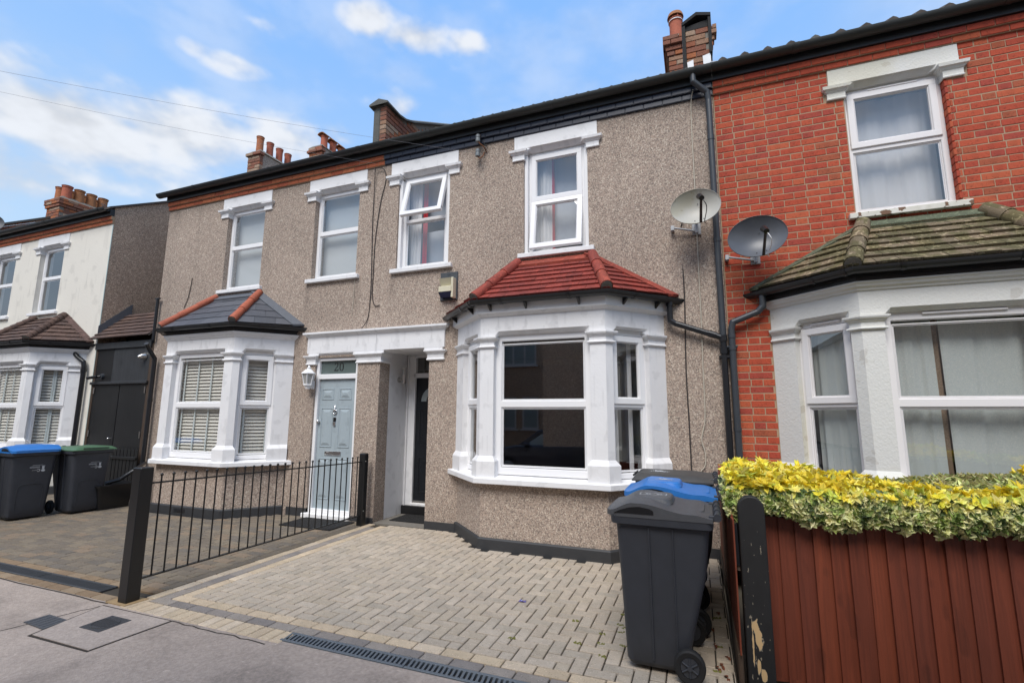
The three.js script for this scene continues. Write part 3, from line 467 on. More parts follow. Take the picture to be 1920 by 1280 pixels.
// eaves of a whole house
function makeEaves(house, x0, x1, { bricks, backing, gutter, tile, bumps = 0, seed = 1, capL = false }) {
  const r = mulberry(seed);
  part('corbel', [box(x0, x1, 5.495, 5.574, -.02, .022), box(x0, x1, 5.574, 5.655, -.02, .05)], backing, house);
  for (const [y, z, s] of [[5.5, .03, 0], [5.578, .058, .12]]) for (let x = x0 - s; x < x1; x += .237) { const a = Math.max(x, x0) + .003, b = Math.min(x + .237, x1) - .003; if (b - a > .03) part('brick', cbox(a, b, y, y + .072, -.01, z + (r() - .5) * .003, .004), pick(bricks, r), house); }
  part('fascia', box(x0, x1, 5.652, 5.80, .0, .085), M.gutterBlack, house);
  const gx0 = capL ? x0 - .13 : x0; const gut = part('gutter', sweep([[gx0, .155], [x1, .155]], halfRound(0, 5.792, .07, .008), { crease: .6 }), gutter, house);
  if (capL) part('stop_end', cyl([gx0 - .004, 5.792, .155], [gx0, 5.792, .155], .0, .0, 4), gutter, gut);
  for (let x = x0 + .9; x < x1; x += 1.9) part('gutter_clip', sweep([[x - .03, .155], [x + .03, .155]], halfRound(0, 5.792, .076, .012), { crease: .6 }), gutter, gut);
  const R0 = [.12, 5.79], R1 = [-4.2, 5.79 + 4.32 * .55], R2 = [-8.4, 5.75];
  const roof = part('roof', faces([[[x0, R0[1], R0[0]], [x1, R0[1], R0[0]], [x1, R1[1], R1[0]], [x0, R1[1], R1[0]]], [[x0, R1[1], R1[0]], [x1, R1[1], R1[0]], [x1, R2[1], R2[0]], [x0, R2[1], R2[0]]]]), tile, house);
  if (bumps) for (let x = x0 + bumps / 2; x < x1; x += bumps) { const tw = bumps * .98, hh = bumps > .2 ? .05 : .02, pts = []; for (let i = 0; i <= 8; i++) { const t = i / 8 - .5; pts.push([x + t * tw, Math.max(0, Math.cos(t * Math.PI * 2.2)) * hh]); } const L = []; for (let i = 0; i < 8; i++) for (const [za, zb] of [[.17, -.25]]) { const ya = 5.80 + (.12 - za) * .55, yb = 5.80 + (.12 - zb) * .55; L.push([[pts[i][0], ya + pts[i][1] + .05, za], [pts[i + 1][0], ya + pts[i + 1][1] + .05, za], [pts[i + 1][0], yb + pts[i + 1][1] + .05, zb], [pts[i][0], yb + pts[i][1] + .05, zb]], [[pts[i][0], ya - .01, za], [pts[i + 1][0], ya - .01, za], [pts[i + 1][0], ya + pts[i + 1][1] + .05, za], [pts[i][0], ya + pts[i][1] + .05, za]]); } part('roof_tile', faces(L, .8), pick([roofBrown, roofBrown, M.greyCap], r), roof); }
  return gut;
}
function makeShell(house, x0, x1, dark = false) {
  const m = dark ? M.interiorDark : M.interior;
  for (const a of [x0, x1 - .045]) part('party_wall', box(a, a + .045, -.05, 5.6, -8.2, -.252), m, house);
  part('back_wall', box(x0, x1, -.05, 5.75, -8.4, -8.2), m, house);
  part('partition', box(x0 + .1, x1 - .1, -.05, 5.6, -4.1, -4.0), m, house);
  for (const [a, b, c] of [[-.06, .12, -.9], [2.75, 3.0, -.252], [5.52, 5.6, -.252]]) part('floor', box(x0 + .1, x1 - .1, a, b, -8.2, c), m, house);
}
function makeStack(house, x0, x1, y0, y1, z0, z1, { mats, core, pots, potMats, potR = .11, potH = .42, caps = false, seed = 3, over = [.03, .055, .05], bricksOn = true }) {
  const r = mulberry(seed), ch = part('chimney', [box(x0 + .012, x1 - .012, y0, y1, z1 + .012, z0 - .012)], core, house);
  const n = Math.round((y1 - y0) / .081);
  for (let k = 0; k < n; k++) {
    const y = y1 - (k + 1) * .081, o = k < over.length ? over[over.length - 1 - k] : 0, odd = k % 2;
    const run = (a, b, f) => { for (let u = a - (odd ? .12 : 0); u < b; u += .24) { const p = Math.max(u, a) + .004, q = Math.min(u + .24, b) - .004; if (q - p > .03) f(p, q); } };
    run(x0 - o, x1 + o, (p, q) => part('brick', cbox(p, q, y + .005, y + .078, z0 - .1, z0 + o + (r() - .5) * .008, .006), pick(mats, r), ch));
    if (bricksOn) run(z1 - o, z0 + o - .1, (p, q) => { part('brick', cbox(x1 - .1, x1 + o + (r() - .5) * .008, y + .005, y + .078, p, q, .006), pick(mats, r), ch); });
    part('brick', cbox(x0 - o, x0 + .1, y + .005, y + .078, z1 - o, z0 + o - .11, .006), pick(mats, r), ch);
  }
  part('flaunching', hexa([[x0 - .02, y1, z1 - .02], [x1 + .02, y1, z1 - .02], [x1 + .02, y1, z0 + .02], [x0 - .02, y1, z0 + .02], [x0 + .06, y1 + .09, z1 + .06], [x1 - .06, y1 + .09, z1 + .06], [x1 - .06, y1 + .09, z0 - .06], [x0 + .06, y1 + .09, z0 - .06]]), M.stone, ch);
  pots.forEach(([x, z, h = potH, kind = 0], i) => {
    const R = potR, yb = y1 + .03, g = lathe([[R * .98, 0], [R * .92, h * .55], [R * .93, h * .86], [R * 1.02, h * .88], [R * 1.02, h * .91], [R * .95, h * .93], [R * 1.06, h * .96], [R * 1.1, h], [R * .85, h], [R * .8, h * .3], [0, h * .3]], [x, yb, z], 20);
    part('chimney_pot', g, pick(potMats, r), ch);
    if (kind === 1) { const A = []; for (let a = 0; a <= 10; a++) { const q = Math.PI * (.1 + .8 * a / 10); A.push([Math.cos(q) * R * 1.35, Math.sin(q) * R * .95]); } const B = A.map(([u, v]) => [u * .88, v - .018]).reverse(); part('pot_hood', fin(new THREE.ExtrudeGeometry(new THREE.Shape([...A, ...B].map((p) => new THREE.Vector2(...p))), { depth: R * 2.9, bevelEnabled: false }).translate(x, yb + h - R * .25, z - R * 1.45)), pick(terracotta, r), ch); }
    if (kind === 2) { part('pot_hood', lathe([[0, h + .115], [R * 1.05, h + .10], [R * 1.2, h + .05], [R * 1.2, h + .035], [R * 1.1, h + .06], [0, h + .09]], [x, yb, z], 24), terracotta[3], ch); part('pot_hood', [0, 1, 2].map((j) => { const a = j * 2.1 + 1.2; return cyl([x + Math.cos(a) * R * .95, yb + h - .02, z + Math.sin(a) * R * .95], [x + Math.cos(a) * R * .95, yb + h + .06, z + Math.sin(a) * R * .95], .012); }), terracotta[1], ch); part('pot_band', lathe([[R * 1.02, h * .9], [R * 1.06, h * .9], [R * 1.06, h * .93], [R * 1.02, h * .93]], [x, yb, z], 24), M.white, ch); }
  });
  return ch;
}

// ------------------------------------------------------------------ the houses
const font = await new FontLoader().loadAsync('fonts/droid/droid_serif_regular.typeface.json');
const PB = [[-.02, 2.312], [.022, 2.312], [.03, 2.322], [.03, 2.334], [.02, 2.345], [.02, 2.40], [.034, 2.412], [.04, 2.425], [.056, 2.434], [.062, 2.442], [.062, 2.458], [-.02, 2.458]];
const FR = [[-.1, 2.50], [.03, 2.50], [.03, 2.75], [.042, 2.758], [.05, 2.772], [.078, 2.79], [.09, 2.80], [.09, 2.828], [-.1, 2.828]];
{ // ---- the house for sale: pebbledash, navy eaves
  const h = thing('terraced_house', 'brown pebbledash terraced house with red tiled bay roof, navy eaves band and recessed porch', 'house', [-2.06, 0, 0]);
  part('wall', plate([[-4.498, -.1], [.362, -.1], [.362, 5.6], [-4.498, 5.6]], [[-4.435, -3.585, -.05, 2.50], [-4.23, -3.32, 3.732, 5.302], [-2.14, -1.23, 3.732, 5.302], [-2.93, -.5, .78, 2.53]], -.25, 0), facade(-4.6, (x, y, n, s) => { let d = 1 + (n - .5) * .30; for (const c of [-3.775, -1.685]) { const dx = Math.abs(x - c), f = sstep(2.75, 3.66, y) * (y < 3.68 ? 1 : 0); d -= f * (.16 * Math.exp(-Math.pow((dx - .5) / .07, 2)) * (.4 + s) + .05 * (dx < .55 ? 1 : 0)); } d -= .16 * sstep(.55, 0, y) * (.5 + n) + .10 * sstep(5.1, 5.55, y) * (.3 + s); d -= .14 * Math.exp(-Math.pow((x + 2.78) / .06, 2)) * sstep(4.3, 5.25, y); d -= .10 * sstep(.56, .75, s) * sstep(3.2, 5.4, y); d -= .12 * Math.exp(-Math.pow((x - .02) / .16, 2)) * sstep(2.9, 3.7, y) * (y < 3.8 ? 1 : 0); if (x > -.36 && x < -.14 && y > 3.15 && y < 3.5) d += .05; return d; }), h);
  part('plinth', [box(-3.583, -3.06, -.05, .10, -.2, .014)], M.plinth, h); part('plinth', box(-.30, .36, -.05, .10, -.1, .014), M.plinth, h); part('plinth', box(-4.497, -4.437, -.05, .07, -.24, .01), M.plinth, h);
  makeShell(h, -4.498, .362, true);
  makeEaves(h, -4.498, .362, { bricks: navyBrick, backing: M.navy, gutter: M.gutterGreen, tile: roofBrown, bumps: .155, seed: 12 });
  upperWindow(h, -3.775, { lights: [[.058, .755, 'fixed'], [.81, 1.442, 'sash', .275]], reveal: .055 });
  upperWindow(h, -1.685, { lights: [[.058, .765, 'sash', .165], [.79, 1.442, 'sash']], reveal: .05 });
  const bay = makeBay(h, { xL: -2.48, xR: -.935, wL: .65, wR: .60, white: M.white, wallMat: M.pebble, main: true, seed: 4, courses: 8, tileW: .20, tiles: redTileDark, thick: .020, hips: 3, hipR: .068, hipMats: redTile, flashR: redTile[0], flashT: redTile[2], flashW: .16 });
  // porch
  part('frieze', sweep([[-4.498, 0], [-3.36, 0], [-3.36, -.15]], FR), M.white, h);
  part('bracket', sweep([[-4.498, 0], [-4.43, 0], [-4.43, -.245]], PB), M.white, h);
  part('bracket', sweep([[-3.59, -.245], [-3.59, 0], [-3.36, 0], [-3.36, -.1]], PB), M.white, h);
  part('lintel', [sweep([[-4.36, 0], [-3.66, 0]], [[-.25, 2.472], [-.03, 2.472], [.03, 2.502], [-.25, 2.502]]), box(-4.498, -4.36, 2.456, 2.502, -.2, .028), box(-3.66, -3.36, 2.456, 2.502, -.2, .028)], M.white, h);
  part('porch_wall', [box(-4.52, -4.438, -.05, 2.6, -.80, -.252), box(-3.582, -3.50, -.05, 2.6, -.80, -.252)], M.white, h);
  part('porch_ceiling', box(-4.45, -3.57, 2.503, 2.56, -.80, -.1), M.white, h);
  part('porch_floor', box(-4.436, -3.584, -.06, .006, -.80, .0), M.stone, h);
  part('step', cbox(-4.434, -3.584, .0, .135, -.80, -.69, .008), M.blackGloss, h);
  const fr = part('door_frame', [cbox(-4.436, -4.27, .13, 2.503, -.80, -.735, .006), cbox(-4.30, -3.585, 2.13, 2.205, -.80, -.735, .006), cbox(-4.30, -3.585, 2.46, 2.503, -.80, -.735, .006), cbox(-4.30, -3.585, .132, .175, -.80, -.725, .006), cbox(-4.40, -4.385, .13, 2.5, -.735, -.70, .004)], M.white, h);
  const fan = part('fanlight', quadPane(-4.27, -3.586, 2.205, 2.46, -.77), M.glass, fr);
  mat('doorBlack', [.012, .014, .018], .3, { map: rep(woodTex, .7) });
  const door = part('door', [cbox(-4.27, -3.60, .175, 2.13, -.815, -.77, .004)], M.doorBlack, h);
  for (const [a, b, c, d] of [[-4.19, -3.97, 1.05, 1.62], [-3.90, -3.68, 1.05, 1.62], [-4.19, -3.97, .33, .87], [-3.90, -3.68, .33, .87]]) part('door_panel', [...bars(a, b, c, d, .016, -.772, -.762, .003), cbox(a + .045, b - .045, c + .045, d - .045, -.772, -.764, .006)], M.doorBlack, door);
  const arc = new THREE.RingGeometry(.14, .235, 18, 1, 0, Math.PI); arc.translate(-3.935, 1.75, -.768); part('door_glass', fin(arc), M.glassGrey, door);
  part('threshold', cbox(-4.27, -3.60, .172, .205, -.785, -.748, .003), M.steel, door);
  part('handle', [cbox(-3.665, -3.635, 1.02, 1.24, -.772, -.762, .003), cbox(-3.76, -3.64, 1.12, 1.14, -.745, -.73, .004), cyl([-3.65, 1.13, -.765], [-3.65, 1.13, -.735], .01)], M.chrome, door);
  // rainwater pipes
  part('downpipe', [...pipe([[.145, 5.74, .155], [.145, 5.64, .155], [.30, 5.50, .09], [.31, 5.40, .075], [.31, 3.0, .075], [.31, 2.4, .075]], .036), ...[4.9, 3.6].map((y) => cyl([.31, y - .03, .075], [.31, y + .03, .075], .041))], M.pipeGrey, h);
  part('downpipe', [cyl([.31, -.02, .075], [.31, 2.45, .075], .034), ...[2.42, 2.28].map((y) => cyl([.31, y - .035, .075], [.31, y + .035, .075], .043)), cbox(.255, .37, 2.19, 2.225, .0, .10, .006)], M.pipeBlack, h);
  part('downpipe', [...pipe([[-.255, 2.875, .09], [-.255, 2.665, .09], [-.20, 2.625, .085], [.30, 2.43, .08]], .034), cyl([.16, 2.487, .081], [.24, 2.456, .081], .04), cyl([-.255, 2.84, .09], [-.255, 2.90, .09], .042)], M.pipeBlack, h);
}
{ // ---- number 20
  const h = thing('terraced_house', 'brown pebbledash terraced house numbered 20 with pale blue door and slate bay roof', 'house', [-7.05, 0, 0]);
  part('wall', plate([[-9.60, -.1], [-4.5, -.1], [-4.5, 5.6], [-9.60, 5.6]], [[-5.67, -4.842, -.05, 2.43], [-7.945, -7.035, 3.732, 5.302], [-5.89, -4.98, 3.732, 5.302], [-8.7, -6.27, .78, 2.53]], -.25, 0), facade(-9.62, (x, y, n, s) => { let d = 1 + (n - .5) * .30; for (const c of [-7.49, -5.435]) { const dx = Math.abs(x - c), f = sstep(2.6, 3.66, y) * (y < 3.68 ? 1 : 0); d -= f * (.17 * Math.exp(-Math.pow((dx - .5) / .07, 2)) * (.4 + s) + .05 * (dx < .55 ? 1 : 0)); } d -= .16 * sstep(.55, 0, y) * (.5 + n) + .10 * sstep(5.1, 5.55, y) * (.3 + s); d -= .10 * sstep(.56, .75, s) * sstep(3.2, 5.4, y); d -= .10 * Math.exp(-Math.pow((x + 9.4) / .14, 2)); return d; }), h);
  part('flank_wall', faces([[[-9.6, -.1, -8.4], [-9.6, -.1, -.25], [-9.6, 5.75, -.25], [-9.6, 8.1, -4.2], [-9.6, 5.75, -8.4]]]), M.pebble, h);
  part('plinth', box(-6.06, -5.67, -.05, .12, -.1, .014), M.plinth, h); part('plinth', box(-4.84, -4.502, -.05, .07, -.1, .01), M.plinth, h);
  makeShell(h, -9.59, -4.5);
  makeEaves(h, -9.60, -4.5, { bricks: orangeBrick, backing: M.mortar, gutter: M.gutterBlack, tile: roofBrown, seed: 13, capL: true });
  upperWindow(h, -7.49); upperWindow(h, -5.435);
  makeBay(h, { xL: -8.25, xR: -6.705, wL: .66, wR: .57, white: M.white, wallMat: M.pebble, seed: 6, courses: 5, tileW: .30, tiles: slate, thick: .009, hips: 3, hipR: .06, hipMats: [terracotta[0], terracotta[1]], flashR: M.lead, flashT: M.lead, flashW: .17 });
  for (const [x, z] of [[-7.55, .642]]) part('air_brick', [box(x - .12, x + .12, .035, .09, z - .03, z + .004), ...[0, 1, 2].map((k) => cbox(x - .11, x + .11, .042 + k * .016, .05 + k * .016, z, z + .008, .002))], M.blackGloss, h);
  part('frieze', sweep([[-5.80, -.15], [-5.80, 0], [-4.502, 0]], FR), M.white, h);
  part('bracket', sweep([[-5.815, -.1], [-5.815, 0], [-5.675, 0], [-5.675, -.06]], PB), M.white, h);
  part('bracket', sweep([[-4.837, -.06], [-4.837, 0], [-4.502, 0]], PB), M.white, h);
  part('lintel', [sweep([[-5.59, 0], [-4.92, 0]], [[-.1, 2.43], [-.03, 2.43], [.03, 2.49], [.03, 2.502], [-.1, 2.502]]), box(-5.80, -5.59, 2.456, 2.502, -.1, .028), box(-4.92, -4.502, 2.456, 2.502, -.1, .028)], M.white, h);
  const fr = part('door_frame', [...bars(-5.668, -4.844, .06, 2.432, .058, -.12, -.03), cbox(-5.62, -4.89, 2.085, 2.165, -.12, -.032, .006)], M.upvc, h);
  part('fanlight', box(-5.615, -4.90, 2.16, 2.38, -.085, -.075), mat('fanGlass', [.10, .13, .125], .16), fr);
  const tg = new TextGeometry('20', { font, size: .128, depth: .002, curveSegments: 6 }); tg.translate(-5.36, 2.215, -.0748); part('house_number', fin(tg), M.blackGloss, fr);
  const blue = mat('doorBlue', [.36, .425, .46], .42, { map: rep(paintTex, .7), bumpMap: rep(woodTex, .6), bumpScale: .0006 });
  const door = part('door', cbox(-5.608, -4.905, .085, 2.082, -.115, -.072, .004), blue, h);
  for (const [a, b, c, d] of [[-5.555, -5.325, 1.765, 1.94], [-5.215, -4.985, 1.765, 1.94], [-5.555, -5.325, 1.035, 1.64], [-5.215, -4.985, 1.035, 1.64], [-5.555, -5.325, .26, .87], [-5.215, -4.985, .26, .87]]) {
    const e = .045, z = -.072, L = [...bars(a, b, c, d, .016, z - .004, z + .008, .003)];
    L.push(hexa([[a + .022, c + .022, z], [b - .022, c + .022, z], [b - .022, d - .022, z], [a + .022, d - .022, z], [a + .022 + e, c + .022 + e, z + .014], [b - .022 - e, c + .022 + e, z + .014], [b - .022 - e, d - .022 - e, z + .014], [a + .022 + e, d - .022 - e, z + .014]]));
    part('door_panel', L, blue, door);
  }
  part('knocker', [lathe([[0, .0], [.012, .005], [.018, .02], [.008, .035], [.016, .05], [.006, .07], [0, .085]], [-5.28, 1.60, -.055], 10), (() => { const t = new THREE.TorusGeometry(.034, .008, 6, 16); t.translate(-5.28, 1.575, -.06); return fin(t); })(), cbox(-5.29, -5.27, 1.58, 1.63, -.075, -.05, .003)], M.chrome, door);
  part('lock', cbox(-5.303, -5.257, 1.425, 1.49, -.074, -.052, .005), M.blackGloss, door); part('lock', cbox(-5.303, -5.257, 1.36, 1.425, -.074, -.05, .005), M.chrome, door);
  part('letterbox', [...bars(-5.44, -5.13, .912, .976, .014, -.074, -.062, .003), cbox(-5.424, -5.146, .928, .96, -.074, -.066, .003)], M.chrome, door);
  part('knob', [cyl([-5.585, 1.43, -.074], [-5.585, 1.43, -.05], .012), ball([-5.585, 1.43, -.04], .026, 12)], M.chrome, door);
  part('threshold', [cbox(-5.72, -4.84, -.02, .06, -.12, .06, .008)], M.upvc, h); part('weather_bar', cbox(-5.60, -4.91, .082, .105, -.075, -.05, .003), M.steel, door);
  makeStack(h, -9.90, -9.5, 7.0, 7.76, -1.82, -2.85, { mats: oldBrick, core: M.pebble, pots: [[-9.69, -1.95, .44], [-9.69, -2.24, .44], [-9.69, -2.53, .44], [-9.69, -2.80, .44]], potMats: [terracotta[0], terracotta[1], terracotta[2]], potR: .085, seed: 30, over: [.04], bricksOn: false });
  makeStack(h, -9.98, -9.52, 8.0, 9.0, -3.78, -5.0, { mats: oldBrick, core: M.pebble, pots: [[-9.62, -3.95, .36, 1], [-9.62, -4.3, .36, 1], [-9.62, -4.65, .36, 1]], potMats: [terracotta[0], terracotta[2]], potR: .1, seed: 31, over: [.05, .02], bricksOn: false });
  // parapet between the two pebbledash roofs
  const par = part('parapet', prism([[-4.73, .04], [-4.505, .04], [-4.505, -3.2], [-4.73, -3.2]], 5.80, 5.85), M.mortarGrey, h);
  const prof = [[.05, 6.56], [-.25, 6.54], [-.43, 6.57], [-.69, 6.68], [-1.13, 6.925], [-1.88, 7.34], [-2.58, 7.73], [-4.2, 8.62]], topAt = (z) => { for (let i = 0; i < prof.length - 1; i++) if (z <= prof[i][0] && z >= prof[i + 1][0]) return mix(prof[i][1], prof[i + 1][1], (z - prof[i][0]) / (prof[i + 1][0] - prof[i][0])); return z > .05 ? 6.56 : 8.6; };
  part('parapet_core', convexless(prof.map(([z, y]) => [z - .012, y]).concat([[-4.2, 7.6], [.038, 5.75]]), -4.72, -4.515), M.mortarGrey, par);
  part('render_strip', cbox(-4.745, -4.625, 5.8, 6.50, -.02, .052, .008), M.greyCap, par);
  const r = mulberry(71);
  for (let y = 5.80, k = 0; y < 8.5; y += .08, k++) for (let z = .05 + (k % 2 ? .12 : 0) ; z > -3.4; z -= .24) { const za = Math.min(z, .05) - .004, zb = z - .24 + .004, yt = Math.min(topAt(za), topAt(zb)); if (y + .072 > yt || y + .08 < 5.80 + (.12 - za) * .55 - .2 || za - zb < .03) continue; part('brick', cbox(-4.62, -4.505 + (r() - .5) * .006 + .004, y + .004, y + .074, zb, za, .005), pick(oldBrick, r), par); }
  const cop = []; const cs = [[-4.80, 0], [-4.62, .075], [-4.44, 0], [-4.44, -.03], [-4.62, .03], [-4.80, -.03]]; const st = [[.11, 6.56], ...prof.slice(1)];
  for (let i = 0; i < st.length - 1; i++) for (let j = 0; j < cs.length; j++) { const q = (j + 1) % cs.length, P = (a, b) => [cs[b][0], st[a][1] + cs[b][1], st[a][0]]; cop.push([P(i, j), P(i + 1, j), P(i + 1, q), P(i, q)]); }
  cop.push(cs.slice(0, 3).map(([x, y]) => [x, st[0][1] + y, st[0][0]]), [cs[0], cs[2], cs[3], cs[5]].map(([x, y]) => [x, st[0][1] + y, st[0][0]]));
  part('coping', faces(cop), M.greyCap, par);
  for (let k = 0; k < 6; k++) { const z = -.02 - k * .13, y = 5.86 + (.12 - z) * .55 - .02; part('flashing', hexa([[-4.499, y - .1, z], [-4.490, y - .1, z], [-4.490, y - .03, z - .14], [-4.499, y - .03, z - .14], [-4.499, y + .06, z], [-4.492, y + .06, z], [-4.492, y + .125, z - .12], [-4.499, y + .125, z - .12]]), M.leadBright, par); }
  part('downpipe', [...pipe([[-9.35, 2.80, .3], [-9.40, 2.72, .22], [-9.42, 2.55, .08], [-9.42, .62, .08]], .036), cyl([-9.42, 1.75, .08], [-9.42, 1.80, .08], .042)], M.pipeBlack, h);
  part('downpipe', pipe([[-9.30, .66, .12], [-9.02, .60, .42], [-9.1, .44, .62], [-9.15, .40, .8]], .03), M.pipeBlack, h);
  part('vent_pipe', [cyl([-9.56, 2.9, .06], [-9.56, 3.72, .06], .026), box(-9.62, -9.5, 3.70, 3.72, .04, .08)], M.pipeBlack, h);
}
function convexless(zy, x0, x1) { const sh = zy.map(([z, y]) => new THREE.Vector2(z, y)), L = []; for (const t of THREE.ShapeUtils.triangulateShape(sh, [])) { L.push(t.map((k) => [x1, zy[k][1], zy[k][0]]), t.map((k) => [x0, zy[k][1], zy[k][0]]).reverse()); } for (let i = 0; i < zy.length; i++) { const a = zy[i], b = zy[(i + 1) % zy.length]; L.push([[x0, a[1], a[0]], [x1, a[1], a[0]], [x1, b[1], b[0]], [x0, b[1], b[0]]]); } return faces(L); }
{ // ---- the red brick house
  const h = thing('terraced_house', 'red brick terraced house with mossy tiled bay roof and peeling white sill', 'house', [2.8, 0, 0]);
  part('wall', plate([[.366, -.1], [5.3, -.1], [5.3, 5.6], [.366, 5.6]], [[1.725, 2.65, 3.732, 5.302], [1.02, 3.45, .78, 2.53]], -.25, -.0035), M.mortar, h);
  makeShell(h, .37, 5.3);
  makeEaves(h, .366, 5.3, { bricks: redBrick, backing: M.mortar, gutter: M.gutterGreen, tile: roofBrown, bumps: .245, seed: 14 });
  const sill = mat('peelingSill', [1, 1, 1], .7, { map: (() => { const r = mulberry(3); return rep(tex(512, (u, v) => { const a = pfbm(u, v, 6, 5, 201), b = pfbm(u, v, 16, 4, 203), c = .6 * a + .4 * b; return c > .60 ? [.45, .33, .25] : c > .575 ? [.5, .46, .42] : [.88 - .1 * b, .87 - .1 * b, .84 - .12 * b]; }, true), .75); })() });
  upperWindow(h, 2.18, { white: M.oldWhite, m: M.upvcOld, vent: true, sillMat: sill, lights: [[.058, .745, 'fixed'], [.81, 1.442, 'sash']] });
  const bay = makeBay(h, { xL: 1.485, xR: 3.03, wL: .67, wR: .6, white: M.oldWhite, wallMat: M.mortar, frame: M.upvcOld, vent: true, seed: 8, courses: 7, tileW: .18, tiles: mossTile, thick: .026, hips: 4, hipR: .075, hipMats: mossTile, flashL: mossGreen, flashT: mossGreen, flashW: .11 });
  part('downpipe', [...pipe([[.735, 2.88, .1], [.735, 2.76, .1], [.68, 2.70, .095], [.42, 2.60, .085], [.40, 2.52, .08], [.40, -.02, .08]], .036), ...[2.44, 2.3, 1.4].map((y) => cyl([.40, y - .02, .08], [.40, y + .02, .08], .041)), cbox(.34, .455, 2.31, 2.33, .0, .1, .004)], M.pipeGrey, h);
  // brickwork
  const r = mulberry(404), L = [], P = .0789; const geo = new Map();
  const bg = (w, v) => { const k = `${w.toFixed(2)} ${v}`; if (!geo.has(k)) { const g = cbox(-(+w.toFixed(2)) / 2, +w.toFixed(2) / 2, -.0345, .0345, -.03, 0, .0035), u = g.attributes.uv; for (let i = 0; i < u.count; i++) u.setXY(i, u.getX(i) + v * .23, u.getY(i) + v * .41); geo.set(k, g); } return geo.get(k); };
  for (let k = 0; k < 70; k++) {
    const y = -.02 + k * P, yc = y + P / 2; if (yc > 5.49) break;
    const obs = [[-9, .372]]; if (yc > 5.26) obs.push([1.585, 2.775]); else if (yc > 5.11) obs.push([1.53, 2.83]); else if (yc > 3.70) obs.push([1.722, 2.655]); else if (yc > 3.65) obs.push([1.65, 2.71]); if (yc < 2.92) obs.push([.815, 3.63]); obs.push([3.95, 99]);
    for (let x = .37 - (k % 2 ? .165 : .03), j = 0; x < 3.95; j++) {
      const w = j % 2 === 0 ? .236 : .118, a0 = x, b0 = x + w; x = b0;
      let segs = [[a0, b0]]; for (const [p, q] of obs) segs = segs.flatMap(([a, b]) => (q <= a || p >= b ? [[a, b]] : [[a, Math.min(b, p)], [Math.max(a, q), b]].filter(([s, t]) => t - s > .001)));
      for (const [a, b] of segs) { const ww = b - a - .010; if (ww < .012) continue; const dk = (j % 2 === 0 ? 0 : 1); L.push({ g: bg(ww, Math.floor(r() * 4)), mat: r() < .06 ? orangeBrick[1] : redBrick[Math.floor(Math.pow(r(), 1.1) * 6) % 6], pos: [(a + b) / 2, yc, (r() - .5) * .004], size: (ww / .2), hidden: a > 3.35 || (yc < .9 && a > .8) || (yc < 3.3 && a > 1.35 && a < 3.2) }); }
    }
  }
  pieces('brick', L, h, 300, 'brickwork');
  for (let k = 0; k < 70; k++) { const yc = -.02 + k * P + P / 2; if (yc > 3.74 && yc < 5.22) part('brick', cbox(2.628, 2.658, yc - .0345, yc + .0345, -.1 + (k % 2) * .02, .001, .003), pick(redBrick, r), h); }
  // party wall end and chimney
  const par = part('parapet', box(.075, .37, 5.80, 6.42, -1.6, .035), M.mortarGrey, h);
  for (let k = 0; k < 9; k++) { const y = 5.80 + k * .08, top = y > 6.38; for (let x = .085 - (k % 2 ? .12 : 0); x < .36; x += .24) { const a = Math.max(x, .085) + .003, b = Math.min(x + .24, .36) - .003; if (b - a > .03 && !(y > 6.42)) part('brick', cbox(a, b, y + .004, y + .075, -.05, .05 + (r() - .5) * .008, .005), pick(oldBrick, r), par); } }
  part('coping', [hexa([[.045, 6.50, .09], [.225, 6.60, .09], [.225, 6.60, -1.6], [.045, 6.50, -1.6], [.045, 6.54, .09], [.225, 6.645, .09], [.225, 6.645, -1.6], [.045, 6.54, -1.6]]), hexa([[.225, 6.60, .09], [.395, 6.55, .09], [.395, 6.55, -1.6], [.225, 6.60, -1.6], [.225, 6.645, .09], [.395, 6.59, .09], [.395, 6.59, -1.6], [.225, 6.645, -1.6]]), box(.045, .085, 5.8, 6.5, -1.4, .08), box(.36, .395, 6.05, 6.55, -1.4, .08), hexa([[.085, 6.44, -1], [.36, 6.44, -1], [.36, 6.44, .045], [.085, 6.44, .045], [.085, 6.5, -1], [.36, 6.54, -1], [.36, 6.54, .045], [.085, 6.5, .045]])], mat('tarBlack', [.011, .011, .012], .85), par);
  for (const [a, b, y] of [[.10, .165, 5.99], [.285, .37, 6.03]]) part('flashing', hexa([[a, 5.8, .055], [b, 5.8, .055], [b, 5.8, .062], [a, 5.8, .062], [a - .01, y, .052], [b, y + .02, .052], [b, y + .02, .058], [a - .01, y, .058]]), M.leadBright, par);
  part('flashing', [hexa([[-.12, 5.83, .12], [.12, 5.85, .12], [.1, 5.93, 0], [-.1, 5.9, 0], [-.12, 5.845, .13], [.12, 5.865, .13], [.1, 5.945, 0], [-.1, 5.915, 0]]), hexa([[.36, 5.85, .12], [.56, 5.83, .12], [.54, 5.93, 0], [.36, 5.96, 0], [.36, 5.865, .13], [.56, 5.845, .13], [.54, 5.945, 0], [.36, 5.975, 0]])], M.leadBright, par);
  makeStack(h, -.16, .475, 6.1, 7.42, -1.2, -2.3, { mats: oldBrick, core: M.mortarGrey, pots: [[-.03, -1.4, .42, 2]], potMats: [terracotta[0]], potR: .105, seed: 33, over: [.02, .04, .075, .075], bricksOn: false });
}
